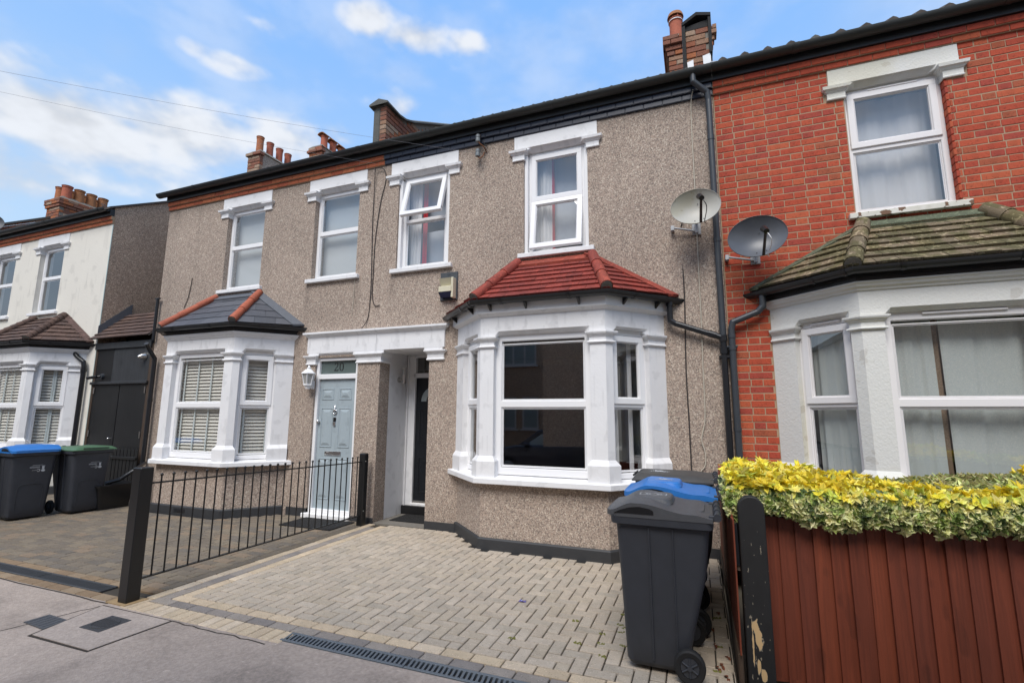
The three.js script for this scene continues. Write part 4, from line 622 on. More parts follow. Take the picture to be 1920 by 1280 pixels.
{ // ---- the white house
  const h = thing('terraced_house', 'white rendered terraced house with dark pebbledash flank and brown tiled bay roof', 'house', [-14.5, 0, 0]);
  part('wall', plate([[-18.2, -.1], [-11.372, -.1], [-11.372, 5.6], [-18.2, 5.6]], [[-13.895, -12.985, 3.732, 5.302], [-15.795, -14.885, 3.732, 5.302], [-14.25, -11.8, .78, 2.53]], -.25, 0), M.render, h);
  part('corner_bead', cbox(-11.378, -11.366, 0, 5.48, -.012, .004, .002), mat('bead', [.62, .72, .66], .6), h);
  part('flank_wall', convexless([[-.003, -.1], [-.003, 5.86], [-4.2, 8.16], [-8.4, 5.86], [-8.4, -.1]], -11.5, -11.37), M.pebbleFlank, h);
  part('verge', [hexa([[-11.5, 5.785, .12], [-11.335, 5.785, .12], [-11.335, 8.15, -4.2], [-11.5, 8.15, -4.2], [-11.5, 5.83, .12], [-11.335, 5.83, .12], [-11.335, 8.20, -4.2], [-11.5, 8.20, -4.2]])], roofBrown, h);
  makeShell(h, -18.2, -11.5);
  makeEaves(h, -18.2, -11.36, { bricks: orangeBrick, backing: M.mortar, gutter: M.gutterBlack, tile: roofBrown, seed: 15 });
  upperWindow(h, -13.44, { m: M.upvc }); upperWindow(h, -15.34, { m: M.upvc });
  makeBay(h, { xL: -13.80, xR: -12.25, white: M.white, wallMat: M.render, seed: 9, courses: 7, tileW: .22, tiles: brownTile, thick: .024, hips: 9, hipR: .07, hipMats: brownTile, flashR: mat('pinkMortar', [.16, .095, .08], .9, { map: rep(lichenTex, .5) }), flashW: .12 });
  part('downpipe', [...pipe([[-11.78, 2.86, .13], [-11.78, 2.72, .13], [-11.72, 2.66, .12], [-11.56, 2.56, .09], [-11.54, 2.46, .08], [-11.54, 0, .08]], .042), cyl([-11.54, 2.36, .08], [-11.54, 2.42, .08], .052)], M.pipeBlack, h);
  makeStack(h, -16.63, -16.02, 6.4, 7.36, -1.15, -2.45, { mats: oldBrick, core: M.mortarGrey, pots: [[-16.17, -1.33], [-16.17, -1.62], [-16.17, -1.91], [-16.17, -2.20], [-16.47, -1.33], [-16.47, -1.62], [-16.47, -1.91], [-16.47, -2.2]], potMats: [terracotta[3], terracotta[2], terracotta[0]], potR: .12, potH: .40, seed: 34, over: [.03, .055, .055], bricksOn: true });
  const par = part('parapet', convexless([[-.1, 5.75], [-.1, 6.1], [-3.4, 8.1], [-3.4, 7.5]], -16.6, -16.42), M.mortarGrey, h);
  const r = mulberry(73);
  for (let k = 0; k < 26; k++) for (let j = 0; j < 4; j++) { const z = -.12 - k * .125, y = 5.84 + (.12 - z) * .58 - .04 + j * .075; part('brick', hexa([[-16.44, y, z], [-16.405, y, z], [-16.405, y + .07, z - .115], [-16.44, y + .07, z - .115], [-16.44, y + .068, z], [-16.405, y + .068, z], [-16.405, y + .138, z - .115], [-16.44, y + .138, z - .115]]), pick(oldBrick, r), par); }
  part('coping', convexless([[-.05, 6.16], [-.05, 6.22], [-3.4, 8.22], [-3.4, 8.16]], -16.66, -16.36), M.greyCap, par);
}

// ------------------------------------------------------------------ side passage gate beside number 20
{
  const black = mat('gateBlack', [.014, .0145, .0155], .42, { map: rep(woodTex, 1.2), bumpMap: rep(woodTex, 1.2), bumpScale: .001 });
  const grey = mat('gateGrey', [.04, .043, .048], .5, { map: rep(woodTex, 1.2) });
  const g = thing('side_gate', 'black double side gate under a small brown tiled lean-to roof', 'gate', [-10.5, 0, 0]);
  for (const [a, b] of [[-11.37, -11.30], [-9.70, -9.605]]) part('frame', box(a, b, 0, 2.86, -.08, -.005), mat('gateFrame', [.07, .045, .03], .8, { map: rep(woodTex, .5) }), g);
  part('fascia', cbox(-11.36, -9.66, 2.80, 2.93, -.03, .03, .005), grey, g);
  part('upper_panel', cbox(-11.30, -10.80, 2.15, 2.80, -.06, -.01, .004), black, g); part('upper_panel', cbox(-10.785, -9.70, 2.15, 2.80, -.06, -.004, .004), grey, g);
  part('rail', cbox(-11.37, -9.66, 2.095, 2.15, -.05, .04, .008), grey, g);
  for (const [a, b, s] of [[-11.30, -10.51, 1], [-10.49, -9.70, -1]]) { const d = part('door_leaf', cbox(a, b, .06, 2.09, -.06, -.012, .004), black, g); const hx = s > 0 ? a + .03 : b - .03; for (const y of [1.14, 1.98]) part('hinge', cyl([hx, y - .06, 0], [hx, y + .06, 0], .012, .012, 8), M.steel, d); if (s > 0) part('knob', [cyl([-10.58, 1.055, -.02], [-10.58, 1.055, .02], .008), ball([-10.58, 1.055, .03], .024, 10)], M.chrome, d); }
  const roof = part('lean_to_roof', faces([[[-11.37, 3.0, .11], [-9.62, 3.0, .11], [-9.62, 3.63, -.52], [-11.37, 3.63, -.52]], [[-11.37, 3.63, -.52], [-9.62, 3.63, -.52], [-9.62, 2.9, -.53], [-11.37, 2.9, -.53]]]), roofBrown, g);
  tilePlane(roof, 'roof_tile', [-11.42, 3.0, .12], [-9.64, 3.0, .12], [-11.37, 3.63, -.52], [-9.64, 3.63, -.52], 7, .26, brownTile, .022, mulberry(51));
  for (let k = 0; k < 5; k++) { const z = .02 - k * .115, y = 3.16 + k * .115; part('flashing', hexa([[-11.366, y - .1, z], [-11.352, y - .1, z + .0], [-11.352, y + .02, z - .12], [-11.366, y + .02, z - .12], [-11.366, y + .14, z], [-11.356, y + .14, z], [-11.356, y + .25, z - .12], [-11.366, y + .25, z - .12]]), M.lead, roof); }
  const sp = thing('wall_light', 'small silver eyeball spotlight at the top right of the black side gate', 'wall light', [-9.83, 2.62, 0]);
  part('backplate', cyl([-9.83, 2.62, -.004], [-9.83, 2.62, .012], .07, .07, 20), M.steel, sp); part('hood', lathe([[0, .13], [.02, .12], [.05, .06], [.066, 0], [.055, 0], [0, .08]], [0, 0, 0], 18).applyMatrix4(new THREE.Matrix4().makeTranslation(-9.83, 2.62, .012).multiply(new THREE.Matrix4().makeRotationX(Math.PI / 2 + .25))), M.steel, sp);
  const cam = thing('security_camera', 'small dark bullet camera on the left of the black side gate panel', 'security camera', [-11.1, 2.24, 0]);
  part('mount', cyl([-11.06, 2.26, -.01], [-11.06, 2.26, .03], .055, .05, 14), M.pipeGrey, cam); part('body', [cyl([-11.06, 2.26, .03], [-11.12, 2.24, .1], .018), cyl([-11.08, 2.25, .08], [-11.24, 2.215, .16], .032, .03, 12)], M.blackGloss, cam);
  const low = thing('low_gate', 'low black board gate with pointed pickets in front of the side gate', 'gate', [-9.9, 0, .12]);
  part('rail', cbox(-10.35, -9.55, .70, .75, .105, .135, .004), black, low);
  for (let k = 0; k < 8; k++) { const x = -10.33 + k * .1; part('board', [cbox(x, x + .085, .03, .88, .09, .108, .003), cyl([x + .042, .88, .1], [x + .042, .93, .1], .012, .002, 6)], black, low); }
}
// ------------------------------------------------------------------ railing between the driveways
{
  const black = mat('railBlack', [.010, .010, .0105], .38);
  const g = thing('metal_railing', 'black metal railing with ball topped bars between two square posts', 'railing', [-4.5, 0, 1.65]);
  const n0 = [-4.51, 3.145], n1 = [-4.515, .165];
  part('post', [cbox(n0[0] - .055, n0[0] + .055, -.02, 1.085, n0[1] - .05, n0[1] + .06, .006)], black, g, 'taller square post at the pavement end');
  part('post', [cbox(n1[0] - .05, n1[0] + .05, -.02, .99, n1[1] - .05, n1[1] + .05, .014)], black, g, 'square post by the house with bevelled top');
  const base = structure('pad', 'tan concrete pad under the railing post'); part('pad', hexa([[-4.66, -.02, 3.235], [-4.42, -.02, 3.235], [-4.40, -.02, 3.06], [-4.64, -.02, 3.06], [-4.66, .004, 3.235], [-4.42, .004, 3.235], [-4.40, .004, 3.06], [-4.64, .004, 3.06]]), mat('pad', [.42, .29, .15], .95, { map: rep(speck, .3) }), base);
  const yb = (z) => mix(.165, .14, (n0[1] - z) / 2.98), yt = (z) => mix(.945, .87, (n0[1] - z) / 2.98), X = (z) => mix(n0[0], n1[0], (n0[1] - z) / 2.98);
  part('rail', cyl([n0[0], yt(3.09), 3.09], [n1[0], yt(.2), .2], .008, .008, 8), black, g); part('rail', [hexa([[-4.525, yb(3.09) - .012, 3.09], [-4.495, yb(3.09) - .012, 3.09], [-4.50, yb(.2) - .012, .2], [-4.53, yb(.2) - .012, .2], [-4.525, yb(3.09), 3.09], [-4.495, yb(3.09), 3.09], [-4.50, yb(.2), .2], [-4.53, yb(.2), .2]])], black, g);
  for (let k = 0; k < 26; k++) { const z = 2.99 - k * .1075; if (z < .24) break; part('bar', [cyl([X(z), yb(z), z], [X(z), yt(z) + .055, z], .0072, .0072, 8), ball([X(z), yt(z) + .066, z], .014, 8)], black, g); }
  for (const y of [.88, .2]) part('bolt', ball([-4.462, y, .19], .008, 6), M.steel, g);
}
// ------------------------------------------------------------------ wheelie bins: local +z is the lip of the lid, the hinge and the wheels at -z
function rrect(hw, z0, z1, r, y, n = 4) { const L = []; for (const [cx, cz, a0] of [[hw - r, z1 - r, 0], [-hw + r, z1 - r, 90], [-hw + r, z0 + r, 180], [hw - r, z0 + r, 270]]) for (let i = 0; i <= n; i++) { const a = rad(a0 + 90 * i / n); L.push([cx + Math.cos(a) * r, y, cz + Math.sin(a) * r]); } return L; }
function loft(rings, crease = .55) { const L = [], n = rings[0].length; for (let k = 0; k < rings.length - 1; k++) for (let i = 0; i < n; i++) { const j = (i + 1) % n; L.push([rings[k][i], rings[k + 1][i], rings[k + 1][j], rings[k][j]]); } const c = (R) => R.reduce((s, p) => s.map((v, q) => v + p[q] / n), [0, 0, 0]); const a = c(rings[0]), b = c(rings.at(-1)); for (let i = 0; i < n; i++) { const j = (i + 1) % n; L.push([a, rings[0][i], rings[0][j]], [b, rings.at(-1)[j], rings.at(-1)[i]]); } return faces(L, crease); }
mat('binBody', [.040, .044, .054], .5, { map: rep(grain, .5), bumpMap: rep(rough, .06), bumpScale: .0008 });
mat('binLid', [.080, .083, .09], .42, { map: rep(grain, .4), bumpMap: rep(rough, .05), bumpScale: .0008 });
mat('binLidWorn', [.06, .058, .055], .55, { map: rep(grain, .3) });
mat('binBlue', [.03, .19, .56], .38, { map: rep(grain, .4) });
mat('binGreen', [.075, .16, .085], .45, { map: rep(grain, .4) });
mat('tyre', [.010, .010, .011], .75, { map: rep(grain, .2) });
mat('paintMark', [.55, .56, .57], .7);
function makeBin(label, lidMat, style, group) {
  const b = thing('wheelie_bin', label, 'wheelie bin', [0, 0, 0], group);
  part('body', loft([rrect(.195, -.11, .275, .05, .03), rrect(.215, -.13, .29, .055, .06), rrect(.222, -.15, .295, .055, .18), rrect(.245, -.265, .318, .055, .62), rrect(.262, -.30, .335, .055, .915)]), M.binBody, b);
  part('rim', loft([rrect(.27, -.31, .345, .05, .905), rrect(.287, -.325, .365, .05, .915), rrect(.29, -.33, .37, .05, .968), rrect(.275, -.31, .35, .05, .97)], .4), M.binBody, b);
  const at = (t) => [mix(.215, .262, t)];
  for (const s of [-1, 1]) for (const [z, w] of [[.10, .008], [-.06, .006]]) part('rib', hexa([[s * .214, .08, z - w], [s * .214, .08, z + w], [s * .226, .08, z + w * .6], [s * .226, .08, z - w * .6], [s * .258, .9, z - w], [s * .258, .9, z + w], [s * .270, .9, z + w * .6], [s * .270, .9, z - w * .6]]), M.binBody, b);
  // raised arch on the front
  const arc = [[-.14, .10], [-.145, .42], [-.135, .47], [-.105, .5], [0, .507], [.105, .5], [.135, .47], [.145, .42], [.14, .10]]; const zf = (y) => mix(.295, .322, (y - .18) / .5);
  part('rib', arc.slice(1).map((p, i) => { const q = arc[i], d = V(p[0] - q[0], p[1] - q[1], 0).normalize(), nx = -d.y * .006, ny = d.x * .006; return hexa([[q[0] + nx, q[1] + ny, zf(q[1]) - .008], [q[0] - nx, q[1] - ny, zf(q[1]) - .008], [p[0] - nx, p[1] - ny, zf(p[1]) - .008], [p[0] + nx, p[1] + ny, zf(p[1]) - .008], [q[0] + nx * .5, q[1] + ny * .5, zf(q[1]) + .006], [q[0] - nx * .5, q[1] - ny * .5, zf(q[1]) + .006], [p[0] - nx * .5, p[1] - ny * .5, zf(p[1]) + .006], [p[0] + nx * .5, p[1] + ny * .5, zf(p[1]) + .006]]); }), M.binBody, b);
  // lid: a domed shell, its sides dipping round the hand grips
  const N = 24, Mx = 14, hump = (t) => style === 'flat' ? .045 * sstep(0, .06, t) * (1 - .35 * sstep(.75, 1, t)) : .026 + .070 * sstep(.02, .26, t) * (1 - sstep(.34, .78, t) * .85) - .022 * sstep(.85, 1, t);
  const P = (i, j) => { const t = i / N, s = j / Mx * 2 - 1, z = mix(.395, -.325, t), side = Math.abs(s); const fr = style === 'flat' ? 1 : Math.min(1, .55 + .45 * sstep(0, .2, t)); const hw = .292 * (style === 'flat' ? 1 : Math.sqrt(Math.max(.3, 1 - Math.pow(Math.max(0, .12 - t) / .12, 2) * .35)));
    let y = .972 + hump(t) * (style === 'flat' ? 1 - Math.pow(side, 10) : 1 - .18 * Math.pow(side, 4)) - (side > .995 ? .0 : 0); return [s * hw, y, z]; };
  const L = []; for (let i = 0; i < N; i++) for (let j = 0; j < Mx; j++) L.push([P(i, j), P(i, j + 1), P(i + 1, j + 1), P(i + 1, j)].reverse());
  const lo = (p) => [p[0] * 1.0, .960, p[2]];
  for (let i = 0; i < N; i++) for (const j of [0, Mx]) { const a = P(i, j), c = P(i + 1, j), f = [a, c, lo(c), lo(a)]; L.push(j ? f.reverse() : f); }
  for (let j = 0; j < Mx; j++) for (const i of [0, N]) { const a = P(i, j), c = P(i, j + 1), f = [a, c, lo(c), lo(a)]; L.push(i ? f.reverse() : f); }
  const lid = part('lid', faces(L, .6), lidMat, b);
  if (style !== 'flat') {
    for (const s of [-1, 1]) { const x = s * .2895, pts = [[.335, .984], [.29, 1.004], [.23, 1.022], [.16, 1.03], [.09, 1.022], [.06, 1.008], [.06, .984]]; part('hand_grip', fin(new THREE.ExtrudeGeometry(new THREE.Shape(pts.map(([z, y]) => new THREE.Vector2(-z, y))), { depth: .010, bevelEnabled: false }).rotateY(Math.PI / 2).translate(x - .005, 0, 0)), M.blackGloss, lid); }
    part('panel', loft([rrect(.16, -.06, .24, .07, 1.03), rrect(.15, -.05, .23, .07, 1.06), rrect(.14, -.04, .22, .07, 1.068)].map((R) => R), .5), lidMat, lid);
    part('panel', loft([rrect(.19, -.28, -.03, .07, .98), rrect(.185, -.27, -.04, .07, 1.006)], .5), lidMat, lid);
  } else part('hand_grip', [box(-.17, .17, .985, 1.0, .388, .399)], M.blackGloss, lid);
  part('hinge', [cyl([-.25, .99, -.355], [.25, .99, -.355], .017, .017, 10), ...[-.24, -.08, .08, .24].map((x) => cyl([x - .02, .99, -.355], [x + .02, .99, -.355], .026, .026, 10)), ...[-.24, .24].map((x) => cbox(x - .016, x + .016, .965, 1.0, -.36, -.30, .004))], M.binBody, b);
  part('axle', cyl([-.26, .10, -.135], [.26, .10, -.135], .012), M.tyre, b);
  for (const s of [-1, 1]) { const x0 = s * .235, x1 = s * .285, w = part('wheel', (() => { const g = new THREE.LatheGeometry([[.06, -.02], [.088, -.024], [.098, -.016], [.1, 0], [.098, .016], [.088, .024], [.06, .02], [.06, -.02]].map((p) => new THREE.Vector2(...p)), 28); g.rotateZ(Math.PI / 2); g.translate((x0 + x1) / 2, .10, -.135); return fin(toCreasedNormals(g.toNonIndexed(), .6)); })(), M.tyre, b); part('hub', [cyl([x0, .10, -.135], [x1 - s * .008, .10, -.135], .058, .058, 20), cyl([x0, .10, -.135], [x1 + s * .003, .10, -.135], .016, .016, 12), ...[0, 1, 2, 3, 4, 5].map((k) => { const a = k * Math.PI / 3; return cyl([x1 - s * .006, .10, -.135], [x1 - s * .006, .10 + Math.cos(a) * .056, -.135 + Math.sin(a) * .056], .006, .006, 6); })], M.binBody, w); }
  return b;
}
function textDecal(w, h, draw) { const c = document.createElement('canvas'); c.width = 256; c.height = Math.round(256 * h / w); const x = c.getContext('2d'); x.fillStyle = '#000'; x.fillRect(0, 0, c.width, c.height); x.fillStyle = x.strokeStyle = '#fff'; draw(x, c.width, c.height); const t = new THREE.CanvasTexture(c); return t; }
const councilTex = textDecal(.2, .125, (x, w, h) => { x.translate(w, h); x.rotate(Math.PI); x.font = 'bold 30px sans-serif'; x.fillText('CROYDON', 92, 118); x.font = '13px sans-serif'; x.fillText('www.croydon.gov.uk', 92, 136); x.font = '26px sans-serif'; x.fillText('ouncil', 128, 62); x.lineWidth = 10; x.beginPath(); x.arc(110, 50, 21, .6, Math.PI * 2 - .6); x.stroke(); x.beginPath(); x.ellipse(42, 44, 30, 22, 0, 0, 7); x.fill(); x.fillRect(26, 84, 34, 40); x.beginPath(); x.moveTo(20, 84); x.lineTo(43, 66); x.lineTo(66, 84); x.fill(); x.fillRect(14, 128, 60, 5); x.fillRect(50, 146, 150, 4); });
mat('council', [.5, .51, .52], .7, { alphaMap: councilTex, transparent: true });
const num16 = textDecal(.2, .09, (x, w, h) => { x.lineWidth = 6; x.strokeRect(6, 6, w - 12, h - 12); x.font = 'bold 54px sans-serif'; x.fillText('16 - 18', 38, 76); });
mat('stencil', [.50, .51, .52], .8, { alphaMap: num16, transparent: true });
const blotTex = textDecal(.2, .1, (x, w, h) => { const r = mulberry(12); for (let k = 0; k < 60; k++) { x.beginPath(); x.ellipse(w * (.5 + (r() - .5) * (r() + .1) * .9), h * (.5 + (r() - .5) * .7), 4 + r() * 18, 2 + r() * 9, r() * 3, 0, 7); x.fill(); } x.fillStyle = '#000'; for (let k = 0; k < 36; k++) { x.beginPath(); x.ellipse(w * r(), h * r(), 3 + r() * 12, 2 + r() * 5, r() * 3, 0, 7); x.fill(); } });
mat('blot', [.5, .51, .52], .8, { alphaMap: blotTex, transparent: true });
function decal(name, m, parent, w, h, M4) { const g = new THREE.PlaneGeometry(w, h).toNonIndexed(); g.applyMatrix4(M4); const b = baseOf.get(parent); const o = new THREE.Mesh(g, m); o.name = name; o.receiveShadow = true; parent.add(o); baseOf.set(o, b); return o; }
const flatOn = (x, y, z, turn = 0, tip = 0) => new THREE.Matrix4().makeTranslation(x, y, z).multiply(new THREE.Matrix4().makeRotationY(turn)).multiply(new THREE.Matrix4().makeRotationX(-Math.PI / 2 + tip));
{
  const place = (b, x, z, t) => { b.position.set(x, 0, z); b.rotation.y = rad(t); };
  const b1 = makeBin('dark grey wheelie bin with 16-18 stencilled on its lid, nearest the pavement', M.binLid, 'dome'); decal('stencil', M.stencil, b1, .20, .09, flatOn(0, 1.0705, .09, -Math.PI / 2)); place(b1, -.232, 2.50, -91); b1.scale.set(1, .955, .885);
  const b2 = makeBin('wheelie bin with bright blue lid between two dark lidded bins by the wooden fence', M.binBlue, 'dome'); decal('paint_mark', M.blot, b2, .2, .1, flatOn(0, 1.0705, .09, -Math.PI / 2)); place(b2, -.20, 1.84, -90); b2.scale.set(1, .975, .93);
  const b3 = makeBin('worn black lidded wheelie bin nearest the bay window, behind the blue lidded bin', M.binLidWorn, 'flat'); decal('paint_mark', M.blot, b3, .24, .16, flatOn(0, 1.0195, .16, -Math.PI / 2)); place(b3, -.21, 1.24, -90); b3.scale.set(1, 1.02, .93);
  const faceM = new THREE.Matrix4().makeTranslation(.04, .72, .333).multiply(new THREE.Matrix4().makeRotationX(.06 - .12));
  const b4 = makeBin('wheelie bin with bright blue lid and white council marks beside the white house', M.binBlue, 'dome'); decal('council_mark', M.council, b4, .2, .125, faceM); place(b4, -9.56, 1.68, 84);
  const b5 = makeBin('wheelie bin with dull green lid and white council marks in front of the side gate', M.binGreen, 'flat'); decal('council_mark', M.council, b5, .2, .125, faceM); place(b5, -9.34, 1.08, 88);
  const b6 = makeBin('dark lidded wheelie bin at the left edge beside the blue lidded bin', M.binLid, 'dome'); place(b6, -9.98, 2.28, 95);
  const tub = thing('storage_tub', 'black plastic tub catching the downpipe beside the side gate', 'tub', [-9.15, 0, .72]);
  part('body', loft([rrect(.17, .48, .92, .04, .0), rrect(.21, .42, .98, .05, .36)].map((R) => R.map(([x, y, z]) => [x - 9.18, y, z]))), M.blackGloss, tub); part('rim', loft([rrect(.225, .40, 1.0, .05, .345), rrect(.23, .395, 1.005, .05, .385)].map((R) => R.map(([x, y, z]) => [x - 9.18, y, z])), .4), M.blackGloss, tub);
}
// ------------------------------------------------------------------ things on the walls
{
  const lan = thing('wall_lantern', 'white coach lantern beside the pale blue door', 'wall lantern', [-5.7, 2.1, .1]);
  const c = [-5.69, 0, .11], six = (r, y, o = 0) => Array.from({ length: 6 }, (_, i) => { const a = i * Math.PI / 3 + o; return [c[0] + r * Math.cos(a), y, c[2] + r * Math.sin(a)]; });
  const ringL = (a, b, cr = .1) => loft([a, b], cr);
  part('roof', [ringL(six(.112, 2.165), six(.108, 2.18)), ringL(six(.105, 2.18), six(.045, 2.235)), lathe([[.035, 2.23], [.03, 2.25], [.036, 2.262], [.022, 2.268], [.016, 2.285], [.0, 2.30]], [c[0], 0, c[2]], 12)], M.upvc, lan);
  for (let i = 0; i < 6; i++) part('bar', cyl(six(.094, 2.165)[i], six(.062, 2.0)[i], .0075, .0075, 6), M.upvc, lan);
  const gl = mat('lanternGlass', [.62, .62, .60], .55, { transmission: .5, thickness: 0 }); for (let i = 0; i < 6; i++) { const a = six(.088, 2.162), b = six(.057, 2.003), j = (i + 1) % 6; part('pane', faces([[b[i], a[i], a[j], b[j]]]), gl, lan); }
  part('base', [ringL(six(.072, 1.985), six(.07, 2.003)), ringL(six(.042, 1.945), six(.06, 1.985)), cyl([c[0], 1.93, c[2]], [c[0], 1.95, c[2]], .036, .036, 12)], M.upvc, lan);
  part('bracket', [cbox(c[0] - .03, c[0] + .03, 1.93, 2.06, 0, .02, .004), cyl([c[0], 1.96, .0], [c[0], 1.96, .1], .014)], M.upvc, lan);
  const ch = thing('wall_light', 'stainless steel tube light inside the white porch', 'wall light', [-4.35, 2.1, -.5]);
  const q = [-4.345, 0, -.515]; part('body', cyl([q[0], 2.03, q[2]], [q[0], 2.165, q[2]], .036, .036, 20), M.steel, ch); part('diffuser', cyl([q[0], 2.165, q[2]], [q[0], 2.255, q[2]], .029, .029, 18), mat('frost', [.7, .72, .72], .5, { transmission: .5, thickness: 0 }), ch); part('cap', cyl([q[0], 2.255, q[2]], [q[0], 2.272, q[2]], .037, .037, 20), M.steel, ch); part('mount', [cyl([-4.437, 2.085, q[2]], [-4.42, 2.085, q[2]], .045, .045, 16), cyl([-4.42, 2.085, q[2]], [q[0], 2.085, q[2]], .014)], M.steel, ch);
  const al = thing('alarm_box', 'cream and navy alarm box on a dark backing board under the left opened window', 'alarm box', [-3.28, 3.35, 0]);
  const cream = mat('cream', [.62, .58, .43], .5), navyP = mat('alarmNavy', [.018, .024, .07], .35);
  part('backing_board', cbox(-3.425, -3.145, 3.175, 3.59, 0, .022, .003), mat('slateBoard', [.05, .058, .068], .6), al);
  part('cover', [cbox(-3.395, -3.19, 3.275, 3.36, .02, .13, .006), hexa([[-3.395, 3.36, .02], [-3.19, 3.36, .02], [-3.19, 3.36, .05], [-3.395, 3.36, .05], [-3.395, 3.48, .02], [-3.19, 3.48, .02], [-3.19, 3.48, .12], [-3.395, 3.48, .12]]), cbox(-3.20, -3.165, 3.19, 3.485, .02, .118, .004)], cream, al);
  part('lens', hexa([[-3.38, 3.205, .02], [-3.20, 3.205, .02], [-3.20, 3.205, .085], [-3.38, 3.205, .085], [-3.395, 3.274, .02], [-3.19, 3.274, .02], [-3.19, 3.274, .13], [-3.395, 3.274, .13]]), navyP, al);
  part('screw', [[-3.30, 3.55], [-3.27, 3.55]].map(([x, y]) => cyl([x, y, .02], [x, y, .026], .007, .007, 8)), M.blackGloss, al);
}
function dish(label, c, rx, ry, tint, lean, yaw, roll, ca) {
  const d = thing('satellite_dish', label, 'satellite dish', c), L = [], n = 10, m = 40, P = (i, j) => { const r = i / n, a = j / m * 2 * Math.PI; return V(Math.cos(a) * r * rx, Math.sin(a) * r * ry, .10 * r * r - .10); };
  const R = new THREE.Matrix4().makeTranslation(...c).multiply(new THREE.Matrix4().makeRotationY(yaw)).multiply(new THREE.Matrix4().makeRotationX(-lean)).multiply(new THREE.Matrix4().makeRotationZ(roll));
  const W = (v) => { const q = v.clone().applyMatrix4(R); return [q.x, q.y, q.z]; };
  for (let i = 0; i < n; i++) for (let j = 0; j < m; j++) { const f = [P(i, j), P(i + 1, j), P(i + 1, j + 1), P(i, j + 1)]; const back = f.map((v) => v.clone().add(V(0, 0, -.006))); if (i === 0) { f.shift(); back.shift(); f.unshift(P(0, 0)); back.unshift(P(0, 0).add(V(0, 0, -.006))); } L.push(f.map(W), back.map(W).reverse()); if (i === n - 1) { const a = P(n, j), b = P(n, j + 1); L.push([a, a.clone().add(V(0, 0, -.012)), b.clone().add(V(0, 0, -.012)), b].map(W)); } }
  part('reflector', faces(L, .5), tint, d);
  const rim = new THREE.TorusGeometry(1, .012, 5, 48); rim.scale(rx, ry, .5); rim.applyMatrix4(R); part('rim', fin(rim), tint, d);
  const base = V(0, -ry * .96, .0), tip = V(0, -ry * .42, .34); part('arm', [cyl(W(base), W(tip), .016, .014, 8)], M.blackGloss, d);
  part('receiver', [cyl(W(tip.clone().add(V(0, -.02, .02))), W(tip.clone().add(V(0, .045, -.05))), .028, .034, 14), cyl(W(tip.clone().add(V(0, .045, -.05))), W(tip.clone().add(V(0, .06, -.066))), .03, .024, 14)], M.blackGloss, d);
  part('cable', [wire([W(tip), W(tip.clone().add(V(.025, -.10, .0))), W(base.clone().add(V(.03, -.03, .03))), W(base.clone().add(V(.06, -.02, -.05)))], .005)], ca, d);
  const bk = W(V(0, -.05, -.10)); part('bracket', [cyl(bk, [bk[0], bk[1] - .02, .03], .018), cyl([bk[0], bk[1] - .14, .03], [bk[0], bk[1] + .08, .03], .02), cbox(bk[0] - .05, bk[0] + .05, bk[1] - .16, bk[1] + .02, 0, .02, .003), cyl([bk[0], bk[1] - .12, .03], [c[0] - rx * .95, bk[1] - .06, .07], .012), cbox(c[0] - rx * .95 - .03, c[0] - rx * .95 + .01, bk[1] - .09, bk[1] - .03, 0, .08, .003)], M.leadBright, d);
  for (const [x, y] of [[.05, .06], [.05, -ry * .75], [-.05, -ry * .75]]) part('screw', cyl(W(V(x, y, -.097 + .1 * (x * x / rx / rx + y * y / ry / ry))), W(V(x, y, -.092 + .1 * (x * x / rx / rx + y * y / ry / ry))), .006, .006, 6), M.blackGloss, d);
}
dish('pale grey satellite dish on the pebbledash wall beside the grey downpipe', [.09, 3.93, .36], .275, .215, mat('dishPale', [.46, .45, .42], .5, { map: rep(oldPaintTex, .9) }), .10, .10, .22, M.blackGloss);
dish('dark grey satellite dish on the red brick wall', [.70, 3.49, .36], .30, .235, mat('dishDark', [.10, .108, .125], .4, { map: rep(grain, .6) }), .08, .05, .20, M.upvc);
dish('small dark satellite dish at the far left above the white house', [-16.25, 6.22, .1], .30, .26, mat('dishBlack', [.05, .055, .065], .5), .3, 1.1, .1, M.blackGloss);
